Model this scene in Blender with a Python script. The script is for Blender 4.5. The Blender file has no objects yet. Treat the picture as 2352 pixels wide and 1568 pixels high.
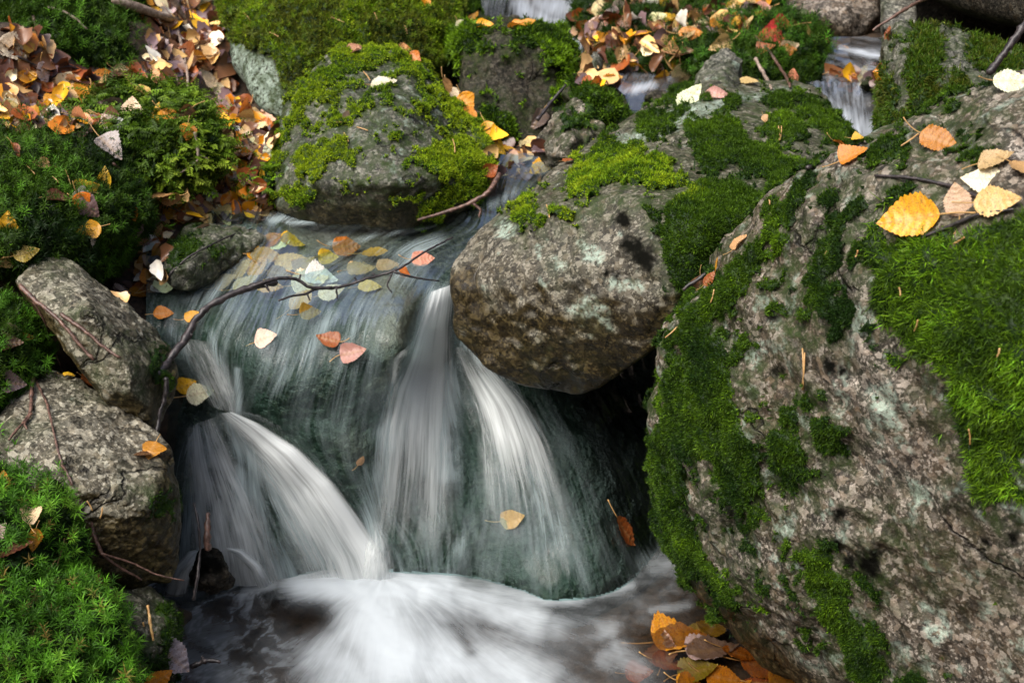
import bpy, bmesh, math, random
import numpy as np
from mathutils import Vector, Matrix
from mathutils.bvhtree import BVHTree

# ------------------------------------------------------------------ camera, world, light
S = bpy.context.scene
COL = S.collection
R = math.radians
CAM = np.array([0.0, 0.0, 1.25])
PITCH = 30.0
TX, TY = 0.364, 0.2427
cd = bpy.data.cameras.new("camera")
cam = bpy.data.objects.new("camera", cd); COL.objects.link(cam)
cam.location = CAM; cam.rotation_euler = (R(90 - PITCH), 0, 0)
cd.sensor_width = 36; cd.lens = 18 / TX
cd.clip_start = 0.05; cd.clip_end = 500
cd.dof.use_dof = True; cd.dof.focus_distance = 1.62; cd.dof.aperture_fstop = 9.0
S.camera = cam
W = bpy.data.worlds.new("World"); S.world = W; W.use_nodes = True
nt = W.node_tree; bg = nt.nodes["Background"]
sky = nt.nodes.new("ShaderNodeTexSky"); sky.sky_type = 'NISHITA'; sky.sun_disc = False
SUN_EL, SUN_AZ = 58.0, -122.0          # azimuth from +y towards +x
sky.sun_elevation = R(SUN_EL); sky.sun_rotation = R(SUN_AZ)
sky.air_density = 1.0; sky.dust_density = 6.0; sky.ozone_density = 1.0
nt.links.new(sky.outputs[0], bg.inputs[0]); bg.inputs[1].default_value = 0.07
sl = bpy.data.lights.new("sun", 'SUN'); sl.energy = 1.7; sl.angle = R(42); sl.color = (1.0, 0.975, 0.94)
so = bpy.data.objects.new("sun", sl); COL.objects.link(so)
sd = Vector((math.sin(R(SUN_AZ)) * math.cos(R(SUN_EL)), math.cos(R(SUN_AZ)) * math.cos(R(SUN_EL)), math.sin(R(SUN_EL))))
so.rotation_euler = sd.to_track_quat('Z', 'Y').to_euler()
S.view_settings.view_transform = 'Standard'; S.view_settings.look = 'None'
S.view_settings.exposure = 1.5; S.view_settings.gamma = 1.0
S.cycles.use_denoising = True
S.cycles.max_bounces = 8; S.cycles.transparent_max_bounces = 16
S.cycles.sample_clamp_indirect = 4.0

# ------------------------------------------------------------------ geometry of the view
FW = np.array([0, math.cos(R(PITCH)), -math.sin(R(PITCH))])
UP = np.array([0, math.sin(R(PITCH)), math.cos(R(PITCH))])
RT = np.array([1.0, 0, 0])
def ray(px, py):
    x = (np.asarray(px, float) - 1176) / 1176 * TX
    v = (784 - np.asarray(py, float)) / 784 * TY
    return FW + x[..., None] * RT + v[..., None] * UP
def P(px, py, t): return CAM + ray(px, py) * np.asarray(t, float)[..., None]
def G(px, py, z):
    d = ray(px, py); t = (np.asarray(z, float) - CAM[2]) / d[..., 2]
    return CAM + d * t[..., None]
def pix(p):
    q = p - CAM; t = q @ FW
    return (q @ RT) / t / TX * 1176 + 1176, 784 - (q @ UP) / t / TY * 784, t

# ------------------------------------------------------------------ noise
_rs = np.random.RandomState(7)
_perm = np.concatenate([_rs.permutation(512)] * 3)
_grad = _rs.normal(size=(512, 3)); _grad /= np.linalg.norm(_grad, axis=1)[:, None]
def perlin(p):
    i = np.floor(p).astype(int); f = p - i
    u = f * f * f * (f * (f * 6 - 15) + 10)
    out = 0
    for dx in (0, 1):
        for dy in (0, 1):
            for dz in (0, 1):
                h = _perm[_perm[_perm[(i[:, 0] + dx) & 511] + ((i[:, 1] + dy) & 511)] + ((i[:, 2] + dz) & 511)]
                g = _grad[h]
                w = (u[:, 0] if dx else 1 - u[:, 0]) * (u[:, 1] if dy else 1 - u[:, 1]) * (u[:, 2] if dz else 1 - u[:, 2])
                out = out + w * ((f[:, 0] - dx) * g[:, 0] + (f[:, 1] - dy) * g[:, 1] + (f[:, 2] - dz) * g[:, 2])
    return out * 1.5
def fbm(p, scale, octv=4, gain=.5, off=0.0):
    p = np.asarray(p, float); a = 1.0; o = 0; s = scale; tot = 0
    for k in range(octv):
        o = o + a * perlin(p * s + off + 17.3 * k); tot += a; a *= gain; s *= 2.03
    return o / tot
def sstep(a, b, x):
    t = np.clip((x - a) / (b - a), 0, 1); return t * t * (3 - 2 * t)
def poly_sd(px, py, poly):
    """signed distance to a polygon, positive inside"""
    poly = np.asarray(poly, float); n = len(poly)
    d = np.full(px.shape, 1e9); ins = np.zeros(px.shape, bool)
    for k in range(n):
        a, b = poly[k], poly[(k + 1) % n]; e = b - a
        t = np.clip(((px - a[0]) * e[0] + (py - a[1]) * e[1]) / max(e @ e, 1e-9), 0, 1)
        d = np.minimum(d, np.hypot(px - a[0] - t * e[0], py - a[1] - t * e[1]))
        c = (a[1] > py) != (b[1] > py)
        with np.errstate(divide='ignore', invalid='ignore'):
            xi = a[0] + (py - a[1]) * e[0] / (e[1] if e[1] else 1e-9)
        ins ^= c & (px < xi)
    return np.where(ins, d, -d)
def rbf(pts, vals, q, smooth=1e-4):
    pts = np.asarray(pts, float) / 500.0; q = np.asarray(q, float) / 500.0
    def k(r2): return np.where(r2 > 1e-12, .5 * r2 * np.log(np.maximum(r2, 1e-12)), 0)
    n = len(pts)
    A = k(((pts[:, None] - pts[None]) ** 2).sum(-1)) + np.eye(n) * smooth
    Pm = np.c_[np.ones(n), pts]
    M = np.block([[A, Pm], [Pm.T, np.zeros((3, 3))]])
    w = np.linalg.solve(M, np.r_[np.asarray(vals, float), 0, 0, 0])
    out = np.empty(len(q))
    for s in range(0, len(q), 20000):
        qq = q[s:s + 20000]
        out[s:s + 20000] = k(((qq[:, None] - pts[None]) ** 2).sum(-1)) @ w[:n] + np.c_[np.ones(len(qq)), qq] @ w[n:]
    return out

# ------------------------------------------------------------------ mesh helpers
def mk_mesh(name, v, f, attrs=None, cols=None, uv=None, smooth=True):
    v = np.ascontiguousarray(v, np.float32); f = np.ascontiguousarray(f, np.int32)
    me = bpy.data.meshes.new(name)
    n, k = f.shape
    me.vertices.add(len(v)); me.vertices.foreach_set("co", v.ravel())
    me.loops.add(n * k); me.loops.foreach_set("vertex_index", f.ravel())
    me.polygons.add(n)
    me.polygons.foreach_set("loop_start", np.arange(0, n * k, k, dtype=np.int32))
    me.polygons.foreach_set("use_smooth", np.full(n, smooth, bool))
    for an, a in (attrs or {}).items():
        at = me.attributes.new(an, 'FLOAT', 'POINT'); at.data.foreach_set("value", np.ascontiguousarray(a, np.float32))
    for an, a in (cols or {}).items():
        at = me.attributes.new(an, 'FLOAT_COLOR', 'POINT')
        at.data.foreach_set("color", np.ascontiguousarray(np.c_[a, np.ones(len(a))], np.float32).ravel())
    if uv is not None:
        u = me.uv_layers.new(name="flow"); u.data.foreach_set("uv", np.ascontiguousarray(uv[f.ravel()], np.float32).ravel())
    me.update(calc_edges=True)
    return me
def link(name, me, mat=None, parent=None, label=None, cat=None, group=None, kind=None):
    o = bpy.data.objects.new(name, me); COL.objects.link(o)
    if mat is not None and me is not None and not me.materials: me.materials.append(mat)
    if parent is not None: o.parent = parent
    if label: o["label"] = label
    if cat: o["category"] = cat
    if group: o["group"] = group
    if kind: o["kind"] = kind
    return o
def normals(v, f):
    a, b, c = v[f[:, 0]], v[f[:, 1]], v[f[:, 2]]
    fn = np.cross(b - a, c - a); n = np.zeros_like(v)
    for k in range(f.shape[1]): np.add.at(n, f[:, k], fn)
    return n / np.maximum(np.linalg.norm(n, axis=1), 1e-12)[:, None]
def grid_faces(nu, nv):
    i = np.arange(nu * nv).reshape(nv, nu)
    return np.stack([i[:-1, :-1], i[:-1, 1:], i[1:, 1:], i[1:, :-1]], -1).reshape(-1, 4)
_ico = {}
def ico(n):
    if n not in _ico:
        b = bmesh.new(); bmesh.ops.create_icosphere(b, subdivisions=n, radius=1)
        b.verts.ensure_lookup_table()
        _ico[n] = (np.array([x.co[:] for x in b.verts]), np.array([[q.index for q in fc.verts] for fc in b.faces])); b.free()
    return _ico[n]
BVHS = []
def add_bvh(v, f): BVHS.append(BVHTree.FromPolygons([tuple(x) for x in v.tolist()], [tuple(x) for x in f.tolist()]))
def hit(px, py):
    o = Vector(CAM); d = Vector(ray(px, py)); best = None
    for b in BVHS:
        l, n, i, t = b.ray_cast(o, d)
        if l is not None and (best is None or t < best[2]): best = (np.array(l), np.array(n), t)
    return best

# ------------------------------------------------------------------ materials
def nodes(name):
    m = bpy.data.materials.new(name); m.use_nodes = True
    t = m.node_tree; t.nodes.clear(); return m, t
class NT:
    def __init__(s, t): s.t = t
    def n(s, ty, **kw):
        x = s.t.nodes.new("ShaderNode" + ty)
        for k, v in kw.items():
            if k.startswith("i_"): x.inputs[k[2:].replace("_", " ")].default_value = v
            else: setattr(x, k, v)
        return x
    def l(s, a, b): s.t.links.new(a, b)
    def attr(s, nm): return s.n("Attribute", attribute_name=nm)
    def noise(s, vec, scale, detail=3, rough=.55, dist=0):
        x = s.n("TexNoise"); x.inputs["Scale"].default_value = scale; x.inputs["Detail"].default_value = detail
        x.inputs["Roughness"].default_value = rough; x.inputs["Distortion"].default_value = dist
        s.l(vec, x.inputs["Vector"]); return x.outputs["Fac"]
    def ramp(s, fac, stops):
        x = s.n("ValToRGB"); e = x.color_ramp.elements
        while len(e) < len(stops): e.new(.5)
        for k, (p, c) in enumerate(stops):
            e[k].position = p; e[k].color = (*c, 1) if hasattr(c, '__len__') else (c, c, c, 1)
        s.l(fac, x.inputs[0]); return x.outputs[0]
    def mix(s, fac, a, b):
        x = s.n("Mix", data_type='RGBA')
        for k, v in ((0, fac), (6, a), (7, b)):
            if hasattr(v, 'links'): s.l(v, x.inputs[k])
            else: x.inputs[k].default_value = v if k == 0 else (*v, 1)
        return x.outputs[2]
    def math(s, op, a, b=0.0, c=None, clamp=False):
        x = s.n("Math", operation=op, use_clamp=clamp)
        for k, v in enumerate((a, b) if c is None else (a, b, c)):
            if hasattr(v, 'links'): s.l(v, x.inputs[k])
            else: x.inputs[k].default_value = v
        return x.outputs[0]
def rock_mat(name, dark, mid, pale, patch, lichen=(.46, .58, .48), grain=150., rough=.62, bump=.5, spec=.25, blot=.7):
    m, t = nodes(name); N = NT(t)
    tc = N.n("TexCoord").outputs["Object"]
    g = N.noise(tc, grain * 2.4, 4, .75); g2 = N.noise(tc, grain * .55, 5, .72); big = N.noise(tc, 11, 5, .65)
    vo = N.n("TexVoronoi"); vo.inputs["Scale"].default_value = grain * 2.8; N.l(tc, vo.inputs["Vector"])
    mixg = N.math('ADD', N.math('MULTIPLY', g, .6), N.math('MULTIPLY', g2, .4))
    c = N.ramp(mixg, [(.40, dark), (.475, mid), (.53, mid), (.60, pale)])
    pt = N.ramp(big, [(.42, 0.), (.6, 1.)])
    c = N.mix(N.math('MULTIPLY', pt, .65), c, N.mix(g, dark, patch))
    cell = N.n("SeparateColor"); N.l(vo.outputs["Color"], cell.inputs[0])
    sp = N.ramp(cell.outputs[0], [(.78, 0.), (.86, 1.)])
    c = N.mix(N.math('MULTIPLY', sp, .45), c, pale)
    sp2 = N.ramp(cell.outputs[1], [(.80, 0.), (.9, 1.)])
    c = N.mix(N.math('MULTIPLY', sp2, .55), c, dark)
    vb = N.n("TexVoronoi"); vb.inputs["Scale"].default_value = grain * 1.15; vb.inputs["Randomness"].default_value = 1.0
    wv = N.n("VectorMath", operation='ADD'); N.l(tc, wv.inputs[0]); nv = N.n("TexNoise"); nv.inputs["Scale"].default_value = 90; N.l(tc, nv.inputs["Vector"])
    ws = N.n("VectorMath", operation='SCALE'); N.l(nv.outputs["Color"], ws.inputs[0]); ws.inputs["Scale"].default_value = .012; N.l(ws.outputs[0], wv.inputs[1]); N.l(wv.outputs[0], vb.inputs["Vector"])
    cb = N.n("SeparateColor"); N.l(vb.outputs["Color"], cb.inputs[0])
    c = N.mix(N.math('MULTIPLY', N.ramp(cb.outputs[0], [(.70, 0.), (.78, 1.)]), .6), c, N.mix(cb.outputs[1], patch, pale))
    c = N.mix(N.math('MULTIPLY', N.ramp(cb.outputs[2], [(.72, 0.), (.8, 1.)]), .6), c, dark)
    li = N.attr("lichen").outputs["Fac"]
    ln = N.ramp(N.noise(tc, 170, 4, .7), [(.40, .0), (.56, .85)])
    c = N.mix(N.math('MULTIPLY', li, ln, clamp=True), c, N.mix(g, (.16, .2, .16), lichen))
    gr = N.attr("green").outputs["Fac"]
    c = N.mix(N.math('MULTIPLY', gr, N.ramp(N.noise(tc, 60, 4, .7), [(.35, 0.), (.6, 1.)]), clamp=True), c, N.mix(g, (.008, .016, .003), (.035, .055, .010)))
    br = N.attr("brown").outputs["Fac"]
    wet_shade = N.n("Mix", data_type='RGBA', blend_type='MULTIPLY'); N.l(br, wet_shade.inputs[0]); N.l(c, wet_shade.inputs[6]); N.l(N.mix(g2, (.16, .13, .06), (.50, .40, .20)), wet_shade.inputs[7]); c = wet_shade.outputs[2]  # multiplies in painted underside shade together with the wet stain
    vk = N.n("TexVoronoi", feature='DISTANCE_TO_EDGE'); vk.inputs["Scale"].default_value = 5.5
    kv = N.n("VectorMath", operation='ADD'); kn = N.n("TexNoise"); kn.inputs["Scale"].default_value = 14; kn.inputs["Detail"].default_value = 5; N.l(tc, kn.inputs["Vector"])
    ks = N.n("VectorMath", operation='SCALE'); N.l(kn.outputs["Color"], ks.inputs[0]); ks.inputs["Scale"].default_value = .14; N.l(tc, kv.inputs[0]); N.l(ks.outputs[0], kv.inputs[1]); N.l(kv.outputs[0], vk.inputs["Vector"])
    crack = N.math('MULTIPLY', N.ramp(vk.outputs["Distance"], [(0., 1.), (.022, 0.)]), N.ramp(N.noise(tc, 7, 2, .5), [(.48, 0.), (.58, 1.)]))
    c = N.mix(N.math('MULTIPLY', crack, .85), c, (.006, .005, .004))
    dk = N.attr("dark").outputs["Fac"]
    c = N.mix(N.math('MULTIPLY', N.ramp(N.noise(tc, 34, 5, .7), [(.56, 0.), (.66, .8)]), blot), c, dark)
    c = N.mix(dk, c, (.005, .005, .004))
    p = N.n("BsdfPrincipled"); N.l(c, p.inputs["Base Color"])
    N.l(N.math('MULTIPLY', N.math('SUBTRACT', 1.0, dk), spec), p.inputs["Specular IOR Level"])
    N.l(N.math('SUBTRACT', N.ramp(g2, [(.3, rough - .2), (.7, rough + .15)]), N.math('MULTIPLY', br, .22)), p.inputs["Roughness"])
    bp = N.n("Bump"); bp.inputs["Strength"].default_value = bump; bp.inputs["Distance"].default_value = .004
    N.l(N.math('SUBTRACT', N.math('ADD', mixg, N.math('MULTIPLY', N.noise(tc, 45, 5, .65), 1.2)), N.math('MULTIPLY', crack, 1.2)), bp.inputs["Height"]); N.l(bp.outputs[0], p.inputs["Normal"])
    o = N.n("OutputMaterial"); N.l(p.outputs[0], o.inputs[0]); return m
def moss_mat():
    m, t = nodes("moss"); N = NT(t)
    c = N.attr("tint").outputs["Color"]
    d = N.n("BsdfPrincipled"); N.l(c, d.inputs["Base Color"]); d.inputs["Roughness"].default_value = .55
    d.inputs["Specular IOR Level"].default_value = .22
    tr = N.n("BsdfTranslucent"); N.l(c, tr.inputs[0])
    mx = N.n("MixShader"); mx.inputs[0].default_value = .3
    N.l(d.outputs[0], mx.inputs[1]); N.l(tr.outputs[0], mx.inputs[2])
    o = N.n("OutputMaterial"); N.l(mx.outputs[0], o.inputs[0]); return m
def soil_mat(name, a, b, scale=60):
    m, t = nodes(name); N = NT(t)
    tc = N.n("TexCoord").outputs["Object"]
    f = N.noise(tc, scale, 6, .7)
    c = N.ramp(f, [(.35, a), (.65, b)])
    p = N.n("BsdfPrincipled"); N.l(c, p.inputs["Base Color"]); p.inputs["Roughness"].default_value = .7
    bp = N.n("Bump"); bp.inputs["Strength"].default_value = .8; bp.inputs["Distance"].default_value = .006
    N.l(f, bp.inputs["Height"]); N.l(bp.outputs[0], p.inputs["Normal"])
    o = N.n("OutputMaterial"); N.l(p.outputs[0], o.inputs[0]); return m
def leaf_mat():
    m, t = nodes("leaf"); N = NT(t)
    oi = N.n("ObjectInfo"); tc = N.n("TexCoord").outputs["Object"]
    ad = N.n("VectorMath", operation='ADD'); N.l(tc, ad.inputs[0])
    sc = N.n("VectorMath", operation='SCALE'); sc.inputs[0].default_value = (3, 5, 7); N.l(oi.outputs["Random"], sc.inputs["Scale"]); N.l(sc.outputs[0], ad.inputs[1])
    v = ad.outputs[0]
    big = N.noise(v, 45, 3, .6); sm = N.noise(v, 330, 2, .5)
    hs = N.n("HueSaturation"); N.l(oi.outputs["Color"], hs.inputs["Color"])
    N.l(N.math('ADD', N.math('MULTIPLY', big, .9), .58), hs.inputs["Value"])
    N.l(N.math('ADD', N.math('MULTIPLY', big, .08), .46), hs.inputs["Hue"])
    c = hs.outputs[0]
    c = N.mix(N.math('MULTIPLY', N.ramp(sm, [(.63, 0.), (.68, 1.)]), .8), c, (.06, .025, .012))
    c = N.mix(N.math('MULTIPLY', N.ramp(N.noise(v, 28, 4, .6), [(.54, 0.), (.64, 1.)]), .7), c, (.15, .065, .03))
    vein = N.attr("vein").outputs["Fac"]
    c = N.mix(N.math('MULTIPLY', vein, .35), c, N.mix(.5, (.6, .42, .2), (.3, .15, .05)))
    p = N.n("BsdfPrincipled"); N.l(c, p.inputs["Base Color"]); p.inputs["Roughness"].default_value = .38
    p.inputs["Specular IOR Level"].default_value = .45
    bp = N.n("Bump"); bp.inputs["Strength"].default_value = .35; bp.inputs["Distance"].default_value = .001
    N.l(N.math('ADD', N.math('MULTIPLY', vein, 1.), big), bp.inputs["Height"]); N.l(bp.outputs[0], p.inputs["Normal"])
    tr = N.n("BsdfTranslucent"); N.l(c, tr.inputs[0])
    mx = N.n("MixShader"); mx.inputs[0].default_value = .22; N.l(p.outputs[0], mx.inputs[1]); N.l(tr.outputs[0], mx.inputs[2])
    o = N.n("OutputMaterial"); N.l(mx.outputs[0], o.inputs[0]); return m
def bark_mat(name, a, b, rough=.45):
    m, t = nodes(name); N = NT(t)
    tc = N.n("TexCoord").outputs["Object"]
    f = N.noise(tc, 160, 4, .7)
    p = N.n("BsdfPrincipled"); N.l(N.ramp(f, [(.4, a), (.68, b)]), p.inputs["Base Color"]); p.inputs["Roughness"].default_value = rough
    bp = N.n("Bump"); bp.inputs["Strength"].default_value = .5; bp.inputs["Distance"].default_value = .002
    N.l(f, bp.inputs["Height"]); N.l(bp.outputs[0], p.inputs["Normal"])
    o = N.n("OutputMaterial"); N.l(p.outputs[0], o.inputs[0]); return m
def water_mat(name, ufreq, vfreq, tint=(.72, .8, .78), film=True, haze=.0, foamcol=(.56, .62, .70), fine=5.0, gloss=.26, contrast=3.6, wbump=.14):
    """clear tinted water with a fresnel gloss; 'foam' (0..1) mixes in white aerated water drawn out along the flow"""
    m, t = nodes(name); N = NT(t)
    uv = N.n("UVMap", uv_map="flow").outputs[0]
    def st(fu, fv, det=3, ro=.6):
        mp = N.n("Mapping"); mp.inputs["Scale"].default_value = (fu, fv, 1); N.l(uv, mp.inputs["Vector"])
        return N.noise(mp.outputs[0], 1.0, det, ro, .15)
    s1 = st(ufreq, vfreq, 3); s2 = st(ufreq * fine, vfreq * 1.6, 2); s3 = st(ufreq * .16, vfreq * .6, 4)
    foam = N.attr("foam").outputs["Fac"]
    stn = N.math('ADD', N.math('ADD', N.math('MULTIPLY', s1, .34), N.math('MULTIPLY', s2, .14)), N.math('MULTIPLY', s3, .52))
    # streak contrast: strongest at middling foam
    dev = N.math('MULTIPLY', N.math('SUBTRACT', stn, .5), contrast)
    amp = N.math('ADD', N.math('MULTIPLY', N.math('MULTIPLY', foam, N.math('SUBTRACT', 1.0, foam)), 3.0), 0.03)
    fac = N.math('ADD', foam, N.math('MULTIPLY', dev, amp), clamp=True)
    white = N.n("BsdfDiffuse"); white.inputs[0].default_value = (*foamcol, 1)
    tr0 = N.n("BsdfTranslucent"); tr0.inputs[0].default_value = (*foamcol, 1)
    wm = N.n("MixShader"); wm.inputs[0].default_value = .35; N.l(white.outputs[0], wm.inputs[1]); N.l(tr0.outputs[0], wm.inputs[2])
    clear = N.n("BsdfTransparent")
    o = N.n("OutputMaterial"); mx = N.n("MixShader"); N.l(fac, mx.inputs[0])
    if film:
        clear.inputs[0].default_value = (*tint, 1)
        gl = N.n("BsdfGlossy"); gl.inputs["Roughness"].default_value = .12; gl.inputs[0].default_value = (1, 1, 1, 1)
        bp = N.n("Bump"); bp.inputs["Strength"].default_value = wbump; bp.inputs["Distance"].default_value = .004
        N.l(N.math('ADD', s1, N.math('MULTIPLY', s3, 2.0)), bp.inputs["Height"]); N.l(bp.outputs[0], gl.inputs["Normal"])
        fr = N.n("Fresnel"); fr.inputs[0].default_value = 1.33; N.l(bp.outputs[0], fr.inputs["Normal"])
        cm = N.n("MixShader"); N.l(N.math('MULTIPLY', fr.outputs[0], gloss), cm.inputs[0]); N.l(clear.outputs[0], cm.inputs[1]); N.l(gl.outputs[0], cm.inputs[2])
        N.l(cm.outputs[0], mx.inputs[1])
    else:
        N.l(clear.outputs[0], mx.inputs[1])
    N.l(wm.outputs[0], mx.inputs[2]); N.l(mx.outputs[0], o.inputs[0]); return m

M_ROCK = rock_mat("granite_grey", (.009, .009, .008), (.072, .072, .060), (.32, .31, .26), (.10, .09, .065))
M_PALE = rock_mat("granite_pale", (.012, .011, .007), (.12, .108, .078), (.50, .47, .37), (.17, .14, .09), grain=110., bump=.8)
M_BIG = rock_mat("granite_mixed", (.006, .005, .004), (.070, .060, .048), (.45, .40, .34), (.15, .10, .06), grain=120., bump=.8)
M_BROWN = rock_mat("granite_brown", (.007, .006, .004), (.066, .060, .044), (.32, .30, .24), (.085, .066, .036), grain=130.)
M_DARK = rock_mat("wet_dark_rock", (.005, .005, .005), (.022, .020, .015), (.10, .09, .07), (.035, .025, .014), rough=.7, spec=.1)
M_MOSS = moss_mat()
M_SOIL = soil_mat("forest_soil", (.008, .006, .004), (.055, .035, .02))
M_LEAF = leaf_mat()
def litter_mat():
    m, t = nodes("litter"); N = NT(t); tc = N.n("TexCoord").outputs["Object"]; f = N.noise(tc, 60, 4, .6)
    hs = N.n("HueSaturation"); N.l(N.attr("tint").outputs["Color"], hs.inputs["Color"]); N.l(N.math('ADD', N.math('MULTIPLY', f, 1.1), .5), hs.inputs["Value"])
    p = N.n("BsdfPrincipled"); N.l(hs.outputs[0], p.inputs["Base Color"]); p.inputs["Roughness"].default_value = .36
    bp = N.n("Bump"); bp.inputs["Strength"].default_value = .4; bp.inputs["Distance"].default_value = .002; N.l(f, bp.inputs["Height"]); N.l(bp.outputs[0], p.inputs["Normal"])
    o = N.n("OutputMaterial"); N.l(p.outputs[0], o.inputs[0]); return m
M_LITTER = litter_mat()
M_BARK = bark_mat("dark_bark", (.006, .005, .005), (.055, .042, .042))
M_TWIG = bark_mat("twig_bark", (.04, .02, .014), (.20, .11, .08))
M_TWIGP = bark_mat("pale_twig_bark", (.16, .11, .08), (.42, .33, .27))
M_NEEDLE = bark_mat("dry_needle", (.34, .18, .06), (.55, .36, .15), .5)
M_STALK = bark_mat("leaf_stalk", (.38, .2, .06), (.6, .4, .16), .5)

# ------------------------------------------------------------------ moss foliage
def leaflets(base, dirv, side, ln, wd, bend, nrm):
    """N small pointed leaves as bent diamonds. base,dirv,side,nrm (N,3)"""
    n = len(base)
    mid = base + dirv * (ln * .45)[:, None] + nrm * (ln * bend * .3)[:, None]
    tip = base + dirv * ln[:, None] - nrm * (ln * bend * .35)[:, None]
    v = np.stack([base, mid - side * (wd * .5)[:, None], tip, mid + side * (wd * .5)[:, None]], 1).reshape(-1, 3)
    return v, np.arange(n * 4).reshape(-1, 4)
def unit(a): return a / np.maximum(np.linalg.norm(a, axis=-1), 1e-12)[..., None]
def sample_faces(v, f, n, rs, w=None):
    a, b, c = v[f[:, 0]], v[f[:, 1]], v[f[:, 2]]
    cr = np.cross(b - a, c - a); ar = np.linalg.norm(cr, axis=1) * .5
    wt = ar * (w if w is not None else 1.0); tot = wt.sum()
    k = int(n * tot) if n > 1 else 0
    if k <= 0: return np.zeros(0, int), np.zeros((0, 3)), np.zeros((0, 3))
    fi = np.searchsorted(np.cumsum(wt) / tot, rs.rand(k)); fi = np.minimum(fi, len(f) - 1)
    r1 = np.sqrt(rs.rand(k)); r2 = rs.rand(k)
    p = (1 - r1)[:, None] * a[fi] + (r1 * (1 - r2))[:, None] * b[fi] + (r1 * r2)[:, None] * c[fi]
    return fi, p, unit(cr[fi])
def visible(p, n, lim=-.35):
    px, py, t = pix(p)
    vd = unit(CAM - p)
    return (px > -160) & (px < 2512) & (py > -120) & (py < 1700) & ((n * vd).sum(1) > lim)
DGREEN, MGREEN, BGREEN, YGREEN = (.010, .030, .003), (.045, .095, .004), (.135, .25, .006), (.27, .36, .010)
OLIVE = (.085, .095, .010)
def tint(p, pal, rs, scale=14, jitter=.3):
    """palette: list of (weight-threshold order) dark..bright colours picked by patch noise"""
    pal = np.array(pal); x = np.clip(fbm(p, scale, 3) * .9 + .5 + rs.normal(0, .16, len(p)), 0, .999) * (len(pal) - 1)
    i = x.astype(int); fr = (x - i)[:, None]
    c = pal[i] * (1 - fr) + pal[np.minimum(i + 1, len(pal) - 1)] * fr
    return c * np.exp(rs.normal(0, jitter, len(p)))[:, None]
def moss_cushion(v, f, w, rs, dens, ln, wd, pal, droop=.25, lean=.55, scale=14):
    fi, p, n = sample_faces(v, f, dens, rs, w)
    if len(p) == 0: return None
    k = visible(p, n); p, n = p[k], n[k]
    d = unit(n + rs.normal(0, lean, n.shape) * .8 + np.array([0, 0, -droop]) * (1 - n[:, 2:3]) + np.array([0, 0, .25]))
    L = ln * np.exp(rs.normal(0, .3, len(p))); Wd = wd * np.exp(rs.normal(0, .2, len(p)))
    sd_ = unit(np.cross(d, rs.normal(size=d.shape)))
    vv, ff = leaflets(p - n * (L * .25)[:, None], d, sd_, L, Wd, rs.uniform(-.2, .6, len(p)), n)
    c = tint(p, pal, rs, scale)
    return vv, ff, np.repeat(c, 4, 0)
def moss_shoots(v, f, w, rs, dens, size, pal, kind='star', scale=9, droop=0.0, nl=20):
    fi, p, n = sample_faces(v, f, dens, rs, w)
    k = visible(p, n); p, n = p[k], n[k]; s = len(p)
    if s == 0: return None
    ax = unit(n * .5 + np.array([0, 0, .75 - droop]) + rs.normal(0, .28, n.shape))
    e1 = unit(np.cross(ax, np.array([.3, .8, .1]) + rs.normal(0, .3, n.shape))); e2 = np.cross(ax, e1)
    sz = size * np.exp(rs.normal(0, .22, s))
    j = np.arange(nl)
    B, D, SD, LN, WDT, NN = [], [], [], [], [], []
    if kind == 'star':
        az = j * 2.39996; fr = j / (nl - 1.0)                      # 0 top .. 1 bottom
        el = np.interp(fr, [0, .2, .6, 1], [1.25, .8, .35, .0])
        for q in range(nl):
            a = az[q] + rs.normal(0, .2, s); ee = el[q] + rs.normal(0, .12, s)
            rad = e1 * np.cos(a)[:, None] + e2 * np.sin(a)[:, None]
            d = rad * np.cos(ee)[:, None] + ax * np.sin(ee)[:, None]
            h = (1 - fr[q]) * .8 + .75
            B.append(p + ax * (sz * h)[:, None]); D.append(d)
            SD.append(unit(np.cross(d, ax) + 1e-6)); LN.append(sz * (.55 + .45 * math.sin(1.2 + fr[q] * 1.6)) * rs.uniform(.8, 1.2, s)); WDT.append(sz * .115); NN.append(unit(np.cross(SD[-1], d)))
    else:                                                          # feather: an arching stem with two rows of leaflets
        out = unit(n * np.array([1, 1, .15]) + e1 * .7 * rs.normal(0, 1, (s, 1)) + np.array([0, -.25, 0]))
        for q in range(nl):
            fr = (q // 2) / (nl / 2 - 1.0); sg = 1 if q % 2 else -1
            pos = p + ax * (sz * (.9 * fr - .55 * fr * fr))[:, None] + out * (sz * (.25 * fr + .8 * fr * fr))[:, None]
            dr = unit(ax * (.9 - 1.3 * fr) + out * (.3 + 1.3 * fr))
            sd_ = unit(np.cross(dr, n) + 1e-6)
            d = unit(dr * .55 + sd_ * sg * .8 + np.array([0, 0, -.2]))
            B.append(pos); D.append(d); SD.append(unit(np.cross(d, ax) + 1e-6)); LN.append(sz * (.5 - .28 * fr) * rs.uniform(.8, 1.2, s)); WDT.append(sz * .13); NN.append(ax)
    B, D, SD, NN = (np.stack(x, 1).reshape(-1, 3) for x in (B, D, SD, NN)); LN, WDT = (np.stack(x, 1).ravel() for x in (LN, WDT))
    vv, ff = leaflets(B, D, SD, LN, WDT, np.full(len(B), .35), NN)
    c = np.repeat(tint(p, [np.array(pal[0]) * .5, *pal], rs, scale, .28), nl, 0) * np.exp(rs.normal(0, .13, s * nl))[:, None]
    return vv, ff, np.repeat(c, 4, 0)
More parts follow.
